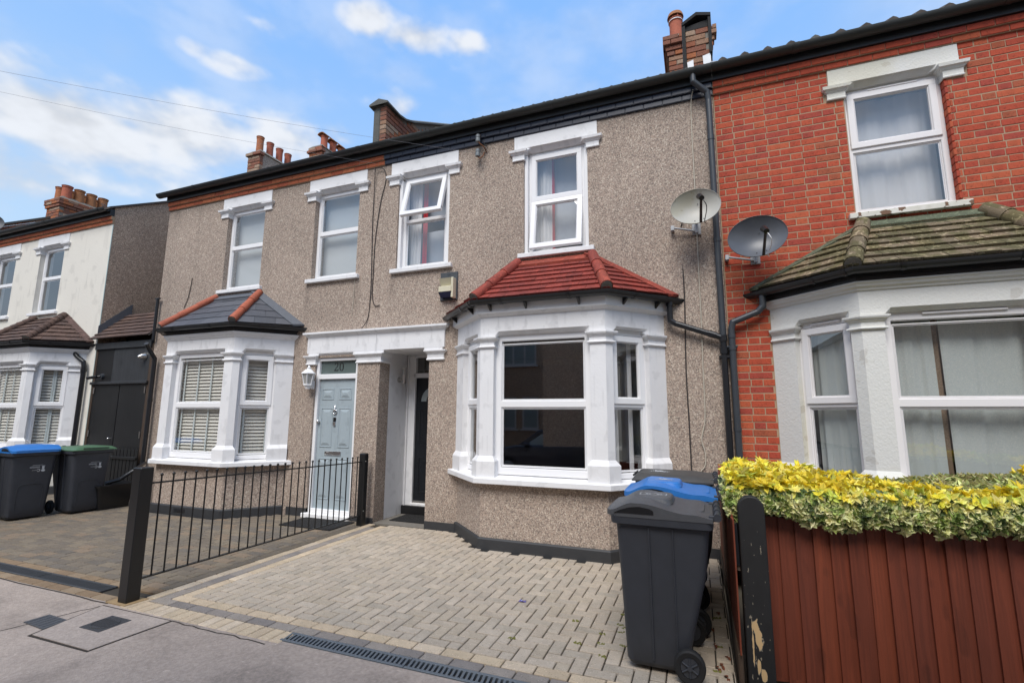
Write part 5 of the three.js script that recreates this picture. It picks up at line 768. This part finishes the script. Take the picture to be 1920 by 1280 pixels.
{ // insulators, wall cables, overhead wires
  const ins = thing('telephone_insulators', 'pair of grey telephone insulators on the wall under the navy eaves', 'insulators', [-2.82, 5.4, .08]);
  const gy = mat('insulatorGrey', [.18, .20, .21], .4);
  for (const y of [5.50, 5.27]) part('insulator', [lathe([[0, 0], [.034, 0], [.036, .02], [.034, .055], [.028, .06], [.034, .066], [.034, .10], [.02, .115], [0, .118]], [-2.82, y, .095], 16)], gy, ins);
  part('bracket', [wire([[-2.80, 5.62, .07], [-2.80, 5.48, .1], [-2.74, 5.42, .06], [-2.72, 5.36, .0]], .009), wire([[-2.82, 5.27, .095], [-2.78, 5.23, .1], [-2.745, 5.27, .08], [-2.75, 5.36, .02]], .008)], M.rust, ins);
  part('cable_tail', [wire([[-2.76, 5.46, .06], [-2.71, 5.44, .07], [-2.69, 5.40, .05], [-2.73, 5.38, .02]], .005), wire([[-2.74, 5.44, .05], [-2.735, 5.50, .07], [-2.71, 5.39, .06]], .004)], M.blackGloss, ins);
  const dark = mat('cableDark', [.03, .024, .024], .7), pale = mat('cablePale', [.50, .46, .38], .7);
  const wc = (label, pts, r, m) => { const o = thing('wall_cable', label, 'cable', pts[Math.floor(pts.length / 2)]); part('cable', wire(pts, r, 5, pts.length * 8), m, o); };
  wc('off-white cable wandering down the pebbledash wall past the pale satellite dish', [[.14, 5.6, .06], [.114, 5.49, .02], [.098, 4.325, .02], [.091, 3.441, .018], [.087, 2.531, .02], [.079, 2.154, .018], [.077, 1.784, .018], [.067, 1.481, .018], [.023, 1.271, .02], [.055, 1.124, .02], [.041, .976, .02], [-.012, .909, .02], [-.03, .5, .02]], .0065, pale);
  wc('thin dark cable running straight down the pebbledash wall beside the bay window', [[-.03, 3.92, .1], [-.075, 3.88, .012], [-.084, 2.93, .012], [-.107, 2.034, .012], [-.101, 1.419, .012], [-.103, .4, .012]], .0075, dark);
  wc('dark telephone cable hanging straight down between the two middle upstairs windows', [[-4.66, 5.46, .05], [-4.69, 4.9, .012], [-4.69, 4.55, .012], [-4.664, 3.335, .012], [-4.70, 2.98, .012], [-4.76, 2.84, .06]], .0065, dark);
  wc('dark telephone cable looping loosely beside the straight one over the porch', [[-4.66, 5.46, .06], [-4.52, 5.43, .03], [-4.47, 5.3, .015], [-4.55, 4.9, .012], [-4.62, 4.3, .012], [-4.63, 3.7, .012], [-4.62, 3.3, .012], [-4.56, 3.19, .012], [-4.49, 3.2, .012]], .0065, dark);
  wc('short dark wire down the wall left of the slate bay roof', [[-8.74, 4.05, .01], [-8.76, 3.85, .01], [-8.80, 3.65, .012], [-8.88, 3.48, .012]], .006, dark);
  wc('thin pale wire under the right sill of number 20', [[-4.98, 3.66, .012], [-4.985, 3.3, .012], [-5.0, 3.05, .012]], .003, pale);
  const ow = (label, a, b, sag, r) => { const o = thing('overhead_wire', label, 'wire', a), pts = []; for (let i = 0; i <= 10; i++) { const t = i / 10; pts.push([mix(a[0], b[0], t), mix(a[1], b[1], t) - sag * 4 * t * (1 - t), mix(a[2], b[2], t)]); } part('wire', wire(pts, r, 4, 40), mat('wireGrey', [.22, .22, .24], .6), o); };
  ow('thin telephone wire crossing the sky to the lower insulator', [-2.84, 5.32, .1], [-21, 8.2, 12.4], .62, .0018);
  ow('thin telephone wire crossing the sky to the eaves of number 20', [-4.62, 5.50, .1], [-21.2, 8.9, 12.5], .72, .0016);
}

// ------------------------------------------------------------------ curtains and blinds behind the panes
function curtain(label, m, a, b, y0, y1, amp = .025, waves = 8, name = 'curtain', cat = 'curtain', group) {
  const o = thing(name, label, cat, [(a[0] + b[0]) / 2, y0, (a[1] + b[1]) / 2], group), L = [], n = waves * 8, dx = b[0] - a[0], dz = b[1] - a[1], l = Math.hypot(dx, dz), nx = -dz / l, nz = dx / l, sd = Math.abs(a[0] * 13.7 + a[1] * 5);
  const P = (i, y) => { const t = i / n, tt = t + .035 * Math.sin(t * 17 + sd) + .02 * Math.sin(t * 41 + sd * 2), w = (Math.sin(tt * waves * Math.PI * 2 + sd) * (.35 + .65 * vnoise3(t * waves * .9, sd, 1)) + Math.sin(tt * waves * 2.6 + sd * 3) * .8) * amp * (1 - .35 * (y - y0) / (y1 - y0)); return [a[0] + dx * t + nx * w, y, a[1] + dz * t + nz * w]; };
  for (let i = 0; i < n; i++) L.push([P(i, y0), P(i + 1, y0), P(i + 1, y1), P(i, y1)]);
  part(name === 'roller_blind' ? 'fabric' : 'drape', faces(L, 1.2), m, o); return o;
}
curtain('white net curtain behind the left opened upstairs window', M.net, [-4.16, -.24], [-3.93, -.24], 3.72, 5.2, .02, 4);
curtain('red curtain behind the left opened upstairs window', M.redCurtain, [-3.93, -.27], [-3.85, -.27], 3.72, 5.2, .02, 2);
curtain('white net curtain behind the right opened upstairs window over the red tiled bay', M.net, [-2.08, -.24], [-1.80, -.24], 3.72, 5.2, .02, 4);
curtain('red curtain edge left of centre behind the right opened upstairs window', M.redCurtain, [-1.80, -.27], [-1.765, -.27], 3.72, 5.2, .02, 1);
curtain('red curtain at the right edge of the right opened upstairs window', M.redCurtain, [-1.31, -.27], [-1.26, -.27], 3.72, 5.2, .02, 1);
curtain('pale roller blind added to brighten the weakly mirroring upstairs panes over the slate bay roof', M.rollerBlind, [-7.92, -.24], [-7.05, -.24], 3.74, 5.24, .0, 1, 'roller_blind', 'blind');  // this blind and the next are added where panes mirror too little sky
curtain('pale roller blind added to brighten the weakly mirroring upstairs panes above the pale blue door', M.rollerBlind, [-5.87, -.24], [-4.99, -.24], 3.74, 5.24, .0, 1, 'roller_blind', 'blind');
curtain('white curtain hanging in folds in the red brick upstairs window', M.net, [1.74, -.30], [2.62, -.30], 3.72, 5.2, .018, 5);
curtain('white net curtain left of the gap in the front of the red brick bay', M.netGreen, [1.60, .38], [2.10, .40], .84, 2.45, .014, 4);
curtain('white net curtain right of the gap in the front of the red brick bay', M.netGreen, [2.15, .40], [2.96, .38], .84, 2.45, .014, 5);
curtain('white net curtain in the slanted left window of the red brick bay', M.netGreen, [1.175, .067], [1.551, .426], .84, 2.45, .014, 4);
curtain('white curtain gathered in the slanted right window of the dark bay', M.net, [-.972, .386], [-.865, .272], .84, 2.45, .03, 3);
curtain('white curtain at the right end of the slanted right window of the dark bay', M.net, [-.766, .168], [-.725, .124], .84, 2.45, .015, 1);
curtain('grey curtain in the slanted left window of the dark bay', M.rollerBlind, [-2.768, .076], [-2.447, .392], .84, 2.45, .02, 4);
mat('addedSkySheet', [.55, .61, .69], .95, { transmission: .3, thickness: 0, side: THREE.DoubleSide });  // curtains in this material are added sheets, coloured like the sky panes would mirror
curtain('pale sheet added to stand in for reflected sky in the right opened upstairs window over the red tiled bay', M.addedSkySheet, [-2.12, -.36], [-1.24, -.36], 3.96, 5.24, .01, 3);
curtain('pale sheet added to stand in for reflected sky behind the tilted out upper sash over the alarm box', M.addedSkySheet, [-4.21, -.36], [-3.34, -.36], 4.66, 5.24, .01, 3);
curtain('pale sheet added to stand in for reflected sky behind the lower pane above the alarm box', M.addedSkySheet, [-4.21, -.36], [-3.34, -.36], 3.72, 4.42, .01, 3);
{ const o = thing('curtain_pole', 'brown upright timber between the net curtains of the red brick bay', 'pole', [2.125, .8, .37]); part('pole', cbox(2.10, 2.15, .80, 2.5, .345, .37, .004), mat('oldTimber', [.22, .155, .10], .9, { map: rep(woodTex, .4, 1) }), o); }
curtain('white blind in the right upstairs window of the white house', M.net, [-13.40, -.22], [-13.0, -.22], 3.74, 5.2, .004, 3, 'roller_blind', 'blind');
curtain('white blind in the left upstairs window of the white house', M.net, [-15.30, -.22], [-14.9, -.22], 3.74, 5.2, .004, 3, 'roller_blind', 'blind');
function blind(label, a, b, y0, y1, pitch, tapes, tilt = .95) {
  const o = thing('venetian_blind', label, 'blind', [(a[0] + b[0]) / 2, y0, (a[1] + b[1]) / 2]), dx = b[0] - a[0], dz = b[1] - a[1], l = Math.hypot(dx, dz), d = [dx / l, dz / l], n = [-d[1], d[0]], c = Math.cos(tilt) * .025, s = Math.sin(tilt) * .025;
  for (let y = y0; y < y1; y += pitch) { const P = (q, u, v, t) => [q[0] + n[0] * u, y + v + t, q[1] + n[1] * u]; part('slat', hexa([P(a, c, -s, 0), P(b, c, -s, 0), P(b, -c, s, 0), P(a, -c, s, 0), P(a, c, -s, .003), P(b, c, -s, .003), P(b, -c, s, .003), P(a, -c, s, .003)]), M.slat, o); }
  for (const t of tapes) { const p = [a[0] + dx * t, a[1] + dz * t]; part('tape', hexa([-1, 1].flatMap((k) => [[p[0] + d[0] * .014 + n[0] * (.028 + k * .0015), y0 - .03, p[1] + d[1] * .014 + n[1] * (.028 + k * .0015)], [p[0] - d[0] * .014 + n[0] * (.028 + k * .0015), y0 - .03, p[1] - d[1] * .014 + n[1] * (.028 + k * .0015)], [p[0] - d[0] * .014 + n[0] * (.028 + k * .0015), y1 + .03, p[1] - d[1] * .014 + n[1] * (.028 + k * .0015)], [p[0] + d[0] * .014 + n[0] * (.028 + k * .0015), y1 + .03, p[1] + d[1] * .014 + n[1] * (.028 + k * .0015)]])), M.slatTape, o); }
}
blind('cream venetian blind in the front window of the slate roofed bay', [-8.06, .46], [-6.89, .46], .90, 2.47, .0525, [.1, .36, .62, .9]);
blind('cream venetian blind in the slanted right window of the slate roofed bay', [-6.794, .454], [-6.435, .051], .90, 2.47, .0525, [.24, .84]);
blind('cream venetian blind in the slanted left window of the slate roofed bay', [-8.563, .072], [-8.175, .448], .90, 2.47, .0525, [.5]);
blind('cream louvred blind in the front window of the white house bay', [-13.61, .46], [-12.43, .46], .90, 2.47, .06, [0, .24, .26, .5, .74, .76, 1], 1.05);
blind('cream louvred blind in the slanted right window of the white house bay', [-12.334, .452], [-11.965, .058], .90, 2.47, .06, [.05, .52, .58, .97], 1.1);

// ------------------------------------------------------------------ timber fence, black post, hedge
{
  const f = thing('timber_fence', 'red brown stained board fence below the yellow hedge with black end post', 'fence', [1.6, 0, 2.48]), r = mulberry(88);
  for (let k = 0; k < 32; k++) { const x = .345 + k * .0915, y1 = .925 + (r() - .5) * .012, t = (r() - .5) * .006, lean = (r() - .5) * .006; part('board', hexa([[x - .006, -.02, 2.46], [x + .098, -.02, 2.455], [x + .098, -.02, 2.470 + t], [x - .006, -.02, 2.487 + t], [x - .006 + lean, y1, 2.46], [x + .098 + lean, y1 - .003, 2.455], [x + .098 + lean, y1 - .003, 2.470 + t], [x - .006 + lean, y1, 2.487 + t]]), pick(fenceWood, r), f); }
  for (const y of [.2, .78]) part('arris_rail', cbox(.345, 3.3, y - .03, y + .03, 2.40, 2.45, .006), fenceWood[3], f);
  const postTex = tex(512, (u, v) => { const x = u * .5, y = v * 1.1, a = pfbm(u, v, 14, 5, 301), b = pfbm(u, v, 40, 3, 303); const d1 = Math.hypot((x - .272 - (y - .24) * -.12) / .022, (y - .25) / .10), d2 = Math.hypot((x - .262) / .012, (y - .09) / .05), d3 = Math.hypot((x - .238) / .006, (y - .2) / .14), d4 = Math.hypot((x - .285) / .016, (y - .055) / .03); const m = Math.min(d1, d2, d3, d4) + (a - .5) * 2.4; const fleck = b > .80 && y < .9; return m < .78 ? [.80, .68, .50] : m < .86 || fleck ? [.55, .52, .46] : [.115 + .03 * a, .115 + .03 * a, .118 + .03 * a]; }, true); const pm = mat('postPaint', [1, 1, 1], .6, { map: rep(postTex, .5, 1.1) });
  const s = new THREE.Shape(); s.moveTo(.208, -.05); s.lineTo(.342, -.05); s.lineTo(.342, .985); s.absarc(.275, .985, .067, 0, Math.PI, false); s.lineTo(.208, -.05);
  const g = new THREE.ExtrudeGeometry(s, { depth: .11, bevelEnabled: true, bevelSize: .008, bevelThickness: .008, bevelSegments: 2, curveSegments: 10 }); g.translate(0, 0, 2.485); part('post', fin(g), pm, f, 'black painted post with flaking paint and rounded top');
  const side = thing('timber_fence', 'red brown side fence running back to the wall behind the bins', 'fence', [.18, 0, 1.3]);
  for (let k = 0; k < 26; k++) { const z = .14 + k * .0965, y1 = .93 + (r() - .5) * .02; part('board', hexa([[.155 + (r()) * .004, .16, z], [.172, .16, z], [.172, .16, z + .106], [.163, .16, z + .106], [.155, y1, z], [.172, y1, z], [.172, y1, z + .106], [.163, y1, z + .106]]), pick(fenceWood, r), side); }
  part('gravel_board', cbox(.150, .178, -.03, .16, .1, 2.64, .006), mat('mossyBoard', [.085, .055, .035], .9, { map: rep(woodTex, .5) }), side);
  for (const z of [.09, 1.25]) { const ps = new THREE.Shape(); ps.moveTo(z - .05, -.03); ps.lineTo(z + .05, -.03); ps.lineTo(z + .05, .97); ps.absarc(z, .97, .05, 0, Math.PI, false); ps.lineTo(z - .05, -.03); const pg = new THREE.ExtrudeGeometry(ps, { depth: .06, bevelEnabled: false }); pg.rotateY(-Math.PI / 2); pg.translate(.235, 0, 0); part('post', fin(pg), fenceWood[2], side); }
}
function leaf(len, w, fold, curl) {   // base at the origin, along +z, face up
  const pts = [[0, 0, 0], [-w * .55, fold, len * .3], [0, curl * .3, len * .34], [w * .55, fold, len * .3], [-w * .5, fold + curl * .6, len * .62], [0, curl * .7, len * .66], [w * .5, fold + curl * .6, len * .62], [0, curl, len]];
  return [[0, 2, 1], [0, 3, 2], [1, 2, 5], [1, 5, 4], [2, 3, 6], [2, 6, 5], [4, 5, 7], [5, 6, 7]].map((t) => t.map((k) => V(...pts[k])));
}
function sprig(r, n, len, w, spread, tipUp) {
  const v = [], c = []; for (let k = 0; k < n; k++) { const a = .62 + r() * .5, gr = .92 + r() * .16, L = leaf(len * (.75 + r() * .5), w * (.8 + r() * .4), .004 + r() * .004, -.008 - r() * .01), m = new THREE.Matrix4().makeRotationY(k / n * Math.PI * 2 + r() * .7).multiply(new THREE.Matrix4().makeRotationX(-tipUp - (r() - .5) * spread)).setPosition(0, r() * len * .2, 0); for (const t of L) for (const p of t) { const q = p.clone().applyMatrix4(m); v.push(q.x, q.y, q.z); c.push(a, a * gr, a * (.8 + r() * .3)); } }
  const g = new THREE.BufferGeometry(); g.setAttribute('position', new THREE.BufferAttribute(new Float32Array(v), 3)); g.computeVertexNormals(); const f = fin(g); f.setAttribute('color', new THREE.BufferAttribute(new Float32Array(c), 3)); return f;
}
{
  const h = thing('hedge', 'clipped hedge with bright yellow top growth and variegated green sides above the board fence', 'hedge', [1.7, 0, 2.05]), r = mulberry(2024), b = baseOf.get(h);
  const lm = (n, c) => mat(n, c, .62, { transmission: .28, thickness: 0, side: THREE.DoubleSide, vertexColors: true });
  const yel = [lm('leaf yellow', [.95, .84, .085]), lm('leaf gold', [.90, .75, .06]), lm('leaf lime', [.70, .76, .15]), lm('leaf pale', [.97, .90, .26])], vari = [lm('leaf green', [.25, .36, .09]), lm('leaf cream', [.92, .92, .50]), lm('leaf mid', [.48, .60, .17]), lm('leaf deep', [.09, .15, .05])], dull = [lm('leaf dull', [.40, .38, .13]), lm('leaf olive', [.26, .29, .09]), lm('leaf straw', [.48, .40, .21])];
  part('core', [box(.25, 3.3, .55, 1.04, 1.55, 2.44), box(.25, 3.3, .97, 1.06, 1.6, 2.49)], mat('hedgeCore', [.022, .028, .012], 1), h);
  const gY = [0, 1, 2, 3].map(() => sprig(r, 8, .046, .021, 1.6, .75)), gV = [0, 1, 2, 3].map(() => sprig(r, 6, .029, .021, 2.0, .5)), gD = [0, 1, 2].map(() => sprig(r, 6, .030, .012, 1.4, .5));
  const L = { yellow: [], side: [], top: [] }, UPV = V(0, 1, 0);
  const put = (k, geos, mats, x, y, z, dir, s) => { const q = new THREE.Quaternion().setFromUnitVectors(UPV, dir.normalize()).multiply(new THREE.Quaternion().setFromAxisAngle(UPV, r() * 6.3)); L[k].push({ g: pick(geos, r), m: pick(mats, r), p: V(x, y, z), q, s, d: EYE.distanceTo(V(x, y, z)) }); };
  const topY = (x, z) => 1.075 + .03 * Math.sin(x * 3.1 + 1) + .035 * vnoise3(x * 4, 3, z * 4) - .05 * sstep(2.38, 2.54, z) - .04 * sstep(.3, .14, x) + .02 * sstep(1.8, 3, x);
  const yellowAt = (x, z) => { const n = vnoise3(x * 3.2 + 7, 1, z * 3.2), e = x < .75 ? 1 : sstep(2.18, 2.36, z) * (1 - .5 * sstep(1.2, 1.5, x)) + .7 * (1 - sstep(1.5, 1.75, z)); return e * .85 + (n - .5) * .9 > .42; };
  for (let k = 0; k < 9000; k++) { const x = .185 + r() * 3.05, z = 1.48 + r() * 1.05, y = topY(x, z); const dir = V((r() - .5) * 1.1 - .5 * sstep(.35, .14, x), 1, (r() - .5) * 1.1 + .7 * sstep(2.45, 2.6, z)); if (yellowAt(x, z)) { if (r() < .48) put('yellow', gY, r() < .6 ? [yel[0], yel[1]] : yel, x, y + r() * .07 * r(), z, dir.clone().add(V((r() - .5) * .9, 0, (r() - .5) * .9)), .65 + r() * .75); else put('top', gD, [yel[2], dull[1], vari[2]], x, y - .01, z, dir, 1 + r() * .5); } else put('top', gD, r() < .35 ? [vari[1], dull[0], dull[2]] : dull, x, y + r() * .012, z, dir, .9 + r() * .7); }
  for (let k = 0; k < 8200; k++) { const x = .19 + r() * 3.05, t = Math.pow(r(), .85), low = .905 + .085 * vnoise3(x * 5, 9, 2) - .03 * (vnoise3(x * 17, 4, 2) > .72 ? 1 : 0), y = mix(1.085, low, t), z = 2.50 + .055 * Math.sin(t * 2.8) + (r() - .5) * .06 + (x < .36 ? -.04 : 0); put('side', gV, r() < .42 ? [vari[1]] : vari, x, y, z, V((r() - .5) * 1.2, .35 - t * .5 + (r() - .5) * .7, 1), .75 + r() * .7); if (k % 7 === 0 && t < .42 * vnoise3(x * 2.5, 2, 7) * 1.6) put('yellow', gY, [yel[0], yel[2], yel[3]], x, y + .01, z + .015, V((r() - .5) * 1.4, .8, .9), .6 + r() * .6); }
  for (let k = 0; k < 1500; k++) { const z = 1.5 + r() * 1.02, t = r(), y = mix(1.08, .90, t); put('side', gV, r() < .45 ? [vari[1]] : vari, .20 + (r() - .5) * .05 - .02 * Math.sin(t * 3), y, z, V(-1, .4 - t * .6, (r() - .5)), .75 + r() * .7); }
  const tw = []; for (let k = 0; k < 260; k++) { const x = .22 + r() * 2.9, z = 1.55 + r() * 1.02, y = topY(x, z) - .05, dx = (r() - .5) * .07, dz = (r() - .3) * .07; tw.push(cyl([x, y, z], [x + dx, y + .07 + r() * .035, z + dz], .0016, .001, 4)); } const twigs = part('twigs', tw, mat('twig', [.16, .11, .06], .9), h); twigs.userData.kind = 'stuff';
  for (const [k, name, most] of [['yellow', 'leaf_sprig', 300], ['side', 'side_sprig', 250], ['top', 'top_sprig', 0]]) {
    L[k].sort((p, q) => p.d - q.d);
    L[k].slice(0, most).forEach((p) => { const m = new THREE.Mesh(p.g, p.m); m.name = name; m.position.set(p.p.x - b[0], p.p.y - b[1], p.p.z - b[2]); m.quaternion.copy(p.q); m.scale.setScalar(p.s); m.castShadow = m.receiveShadow = true; h.add(m); });
    const by = new Map(), mats = [], geos = []; L[k].slice(most).forEach((p) => { if (!by.has(p.m)) by.set(p.m, []); by.get(p.m).push(p); });
    for (const [m, ps] of by) { geos.push(mergeGeometries(ps.map((p) => p.g.clone().applyMatrix4(new THREE.Matrix4().compose(p.p, p.q, V(p.s, p.s, p.s)))))); mats.push(m); }
    const o = new THREE.Mesh(mergeGeometries(geos, true).translate(-b[0], -b[1], -b[2]), mats); o.name = `${name.split('_')[0]}_foliage`; o.userData.kind = 'stuff'; o.castShadow = o.receiveShadow = true; h.add(o);
  }
}
// ------------------------------------------------------------------ small things on the ground
{
  const rub = mat('rubber', [.012, .012, .013], .9, { map: rep(speck, .2), bumpMap: rep(rough, .03), bumpScale: .004 });
  const m1 = thing('door_mat', 'large black mat on the blocks in front of the pale blue door', 'door mat', [-5.1, 0, .35]); part('mat', cbox(-5.58, -4.68, .0, .014, .08, .60, .006), rub, m1);
  const m2 = thing('door_mat', 'small black rubber mat on the floor of the recessed porch', 'door mat', [-3.95, 0, -.45]); part('mat', cbox(-4.30, -3.62, .006, .02, -.66, -.20, .006), rub, m2);
  const w = thing('wrapper', 'small crumpled purple wrapper lying on the herringbone driveway', 'litter', [-1.452, 0, 1.947]); const pu = mat('wrapperPurple', [.07, .05, .25], .3);
  part('foil', faces([[[-1.485, .004, 1.965], [-1.45, .010, 1.97], [-1.455, .006, 1.935], [-1.478, .012, 1.93]], [[-1.45, .010, 1.97], [-1.42, .004, 1.962], [-1.425, .009, 1.925], [-1.455, .006, 1.935]]]), pu, w); part('print', faces([[[-1.468, .0115, 1.955], [-1.452, .0122, 1.957], [-1.455, .0105, 1.943], [-1.466, .013, 1.942]]]), mat('wrapperBlue', [.25, .38, .75], .3), w);
  const r = mulberry(55), lv = thing('leaf_litter', 'few dead red brown leaves on the blocks between bins and side fence', 'leaves', [.05, 0, 2.4]); lv.userData.kind = 'stuff';
  const g = []; for (const [x, z] of [[.04, 2.52], [.06, 2.48], [.03, 2.2], [.09, 2.62], [.02, 1.95], [.1, 2.35], [.07, 1.6], [.11, 2.7], [.05, 2.75]]) { const q = sprig(r, 2, .035, .018, .4, .15); q.translate(x, .004, z); g.push(q); } part('leaves', g, mat('deadLeaf', [.16, .05, .022], .8, { side: THREE.DoubleSide }), lv);
  const ae = thing('tv_aerial', 'thin television aerial on the white house roof beside its chimney', 'aerial', [-14.5, 6.8, -1.5]); const sm = mat('aerialGrey', [.16, .15, .15], .5);
  part('mast', cyl([-14.62, 6.2, -1.5], [-14.62, 6.95, -1.5], .014), sm, ae); part('boom', cyl([-14.80, 7.0, -1.5], [-13.75, 6.7, -1.4], .010), sm, ae); for (let k = 0; k < 4; k++) part('rod', cyl([-14.75 + k * .06, 6.84 - k * .018, -1.6], [-14.7 + k * .06, 7.10 - k * .018, -1.42], .007), sm, ae);
}
// ------------------------------------------------------------------ across the street: what the window panes mirror
{
  const pane = mat('farPane', [.42, .52, .54], .3), dash = mat('farDash', [1.7, 1.55, 1.4], .95, { map: rep(pebColour, 4) });
  const o = thing('opposite_house', 'brown pebbledash house across the street, mirrored in the bay window panes', 'house', [0, 0, 0], 'houses mirrored in the window panes');
  const rev = (g) => g.rotateY(Math.PI);   // built facing +z about the origin, then turned to face the street
  part('wall', [box(-2.5, 2.5, -.1, 5.6, -8, 0)], dash, o); part('roof', convexless([[.25, 5.6], [.25, 5.72], [-4, 8.0], [-8.2, 5.6]], -2.5, 2.5), roofBrown, o); part('gutter', box(-2.5, 2.5, 5.58, 5.72, .0, .3), M.gutterBlack, o);
  const win = (x0, x1, y0, y1, cols) => { const f = part('window', [...bars(x0, x1, y0, y1, .07, 0, .05), ...Array.from({ length: cols - 1 }, (_, k) => box(mix(x0, x1, (k + 1) / cols) - .04, mix(x0, x1, (k + 1) / cols) + .04, y0, y1, 0, .045)), cbox(x0 - .08, x1 + .08, y0 - .08, y0, 0, .09, .006)], M.upvc, o); part('pane', box(x0 + .05, x1 - .05, y0 + .05, y1 - .05, .001, .015), pane, f); };
  win(.3, 1.95, 3.75, 4.75, 3); win(-1.9, -1.15, 3.75, 4.75, 1); win(.2, .95, .9, 2.3, 1); win(1.25, 2.1, .9, 2.3, 1);
  const d = part('door', box(-1.55, -.75, 0, 2.1, 0, .03), M.blackGloss, o); part('frame', [box(-1.66, -1.55, 0, 2.4, 0, .07), box(-.75, -.64, 0, 2.4, 0, .07), box(-1.66, -.64, 2.1, 2.4, 0, .07)], M.upvc, d); part('lintel', box(-1.9, -.4, 2.45, 2.75, 0, .1), M.white, o);
  o.position.set(-6.4, 0, 15.6); o.rotation.y = Math.PI;
  for (const x of [-36.4, -31.4, -26.4, -21.4, -16.4, -11.4, -1.4, 3.6, 8.6]) dup(o, [x, 0, 15.6], Math.PI, 'opposite_house', o.userData.label);
  const car = thing('parked_car', 'dark car parked across the pavement, mirrored in the bay window panes', 'car', [0, 0, 0]); const paint = mat('carPaint', [.035, .035, .055], .22, { clearcoat: 1, clearcoatRoughness: .05 });
  const ext = (pts, z0, z1, bev) => { const s = new THREE.Shape(); s.moveTo(...pts[0]); for (let i = 1; i < pts.length; i++) s.lineTo(...pts[i]); const g = new THREE.ExtrudeGeometry(s, { depth: z1 - z0 - 2 * bev, bevelEnabled: true, bevelSize: bev, bevelThickness: bev, bevelSegments: 3 }); g.translate(0, 0, z0 + bev); return fin(toCreasedNormals(g.toNonIndexed(), .7)); };
  part('body', ext([[-2.05, .28], [2.0, .28], [2.05, .55], [1.95, .82], [1.2, .90], [-1.1, .86], [-1.95, .70], [-2.1, .5]], -.86, .86, .06), paint, car);
  const cab = part('cabin', ext([[-1.15, .84], [-.45, 1.28], [.2, 1.37], [.95, 1.33], [1.55, 1.12], [1.85, .84]], -.72, .72, .05), paint, car);
  for (const s of [-1, 1]) { part('side_window', (() => { const sh = new THREE.Shape([[-.88, .90], [-.38, 1.22], [.2, 1.30], [.9, 1.26], [1.35, 1.08], [1.3, .93]].map((p) => new THREE.Vector2(...p))); const g = new THREE.ExtrudeGeometry(sh, { depth: .006, bevelEnabled: false }); g.translate(0, 0, s > 0 ? .722 : -.728); return fin(g); })(), pane, cab); part('chrome_trim', wire([[-.95, .91, s * .735], [-.3, .895, s * .735], [.6, .91, s * .735], [1.3, .93, s * .735], [1.42, 1.06, s * .735]], .009), M.chrome, cab); }
  for (const x of [-1.3, 1.3]) for (const s of [-1, 1]) { const w = part('wheel', cyl([x, .31, s * .68], [x, .31, s * .87], .31, .31, 26), M.tyre, car); part('rim', cyl([x, .31, s * .86], [x, .31, s * .88], .2, .2, 20), M.leadBright, w); }
  for (const s of [-1, 1]) part('mirror', cbox(-.85, -.68, .9, 1.0, s > 0 ? .78 : -.95, s > 0 ? .95 : -.78, .03), paint, car);
  car.position.set(-3.6, -.2, 8.45);
}

renderer.render(scene, camera);
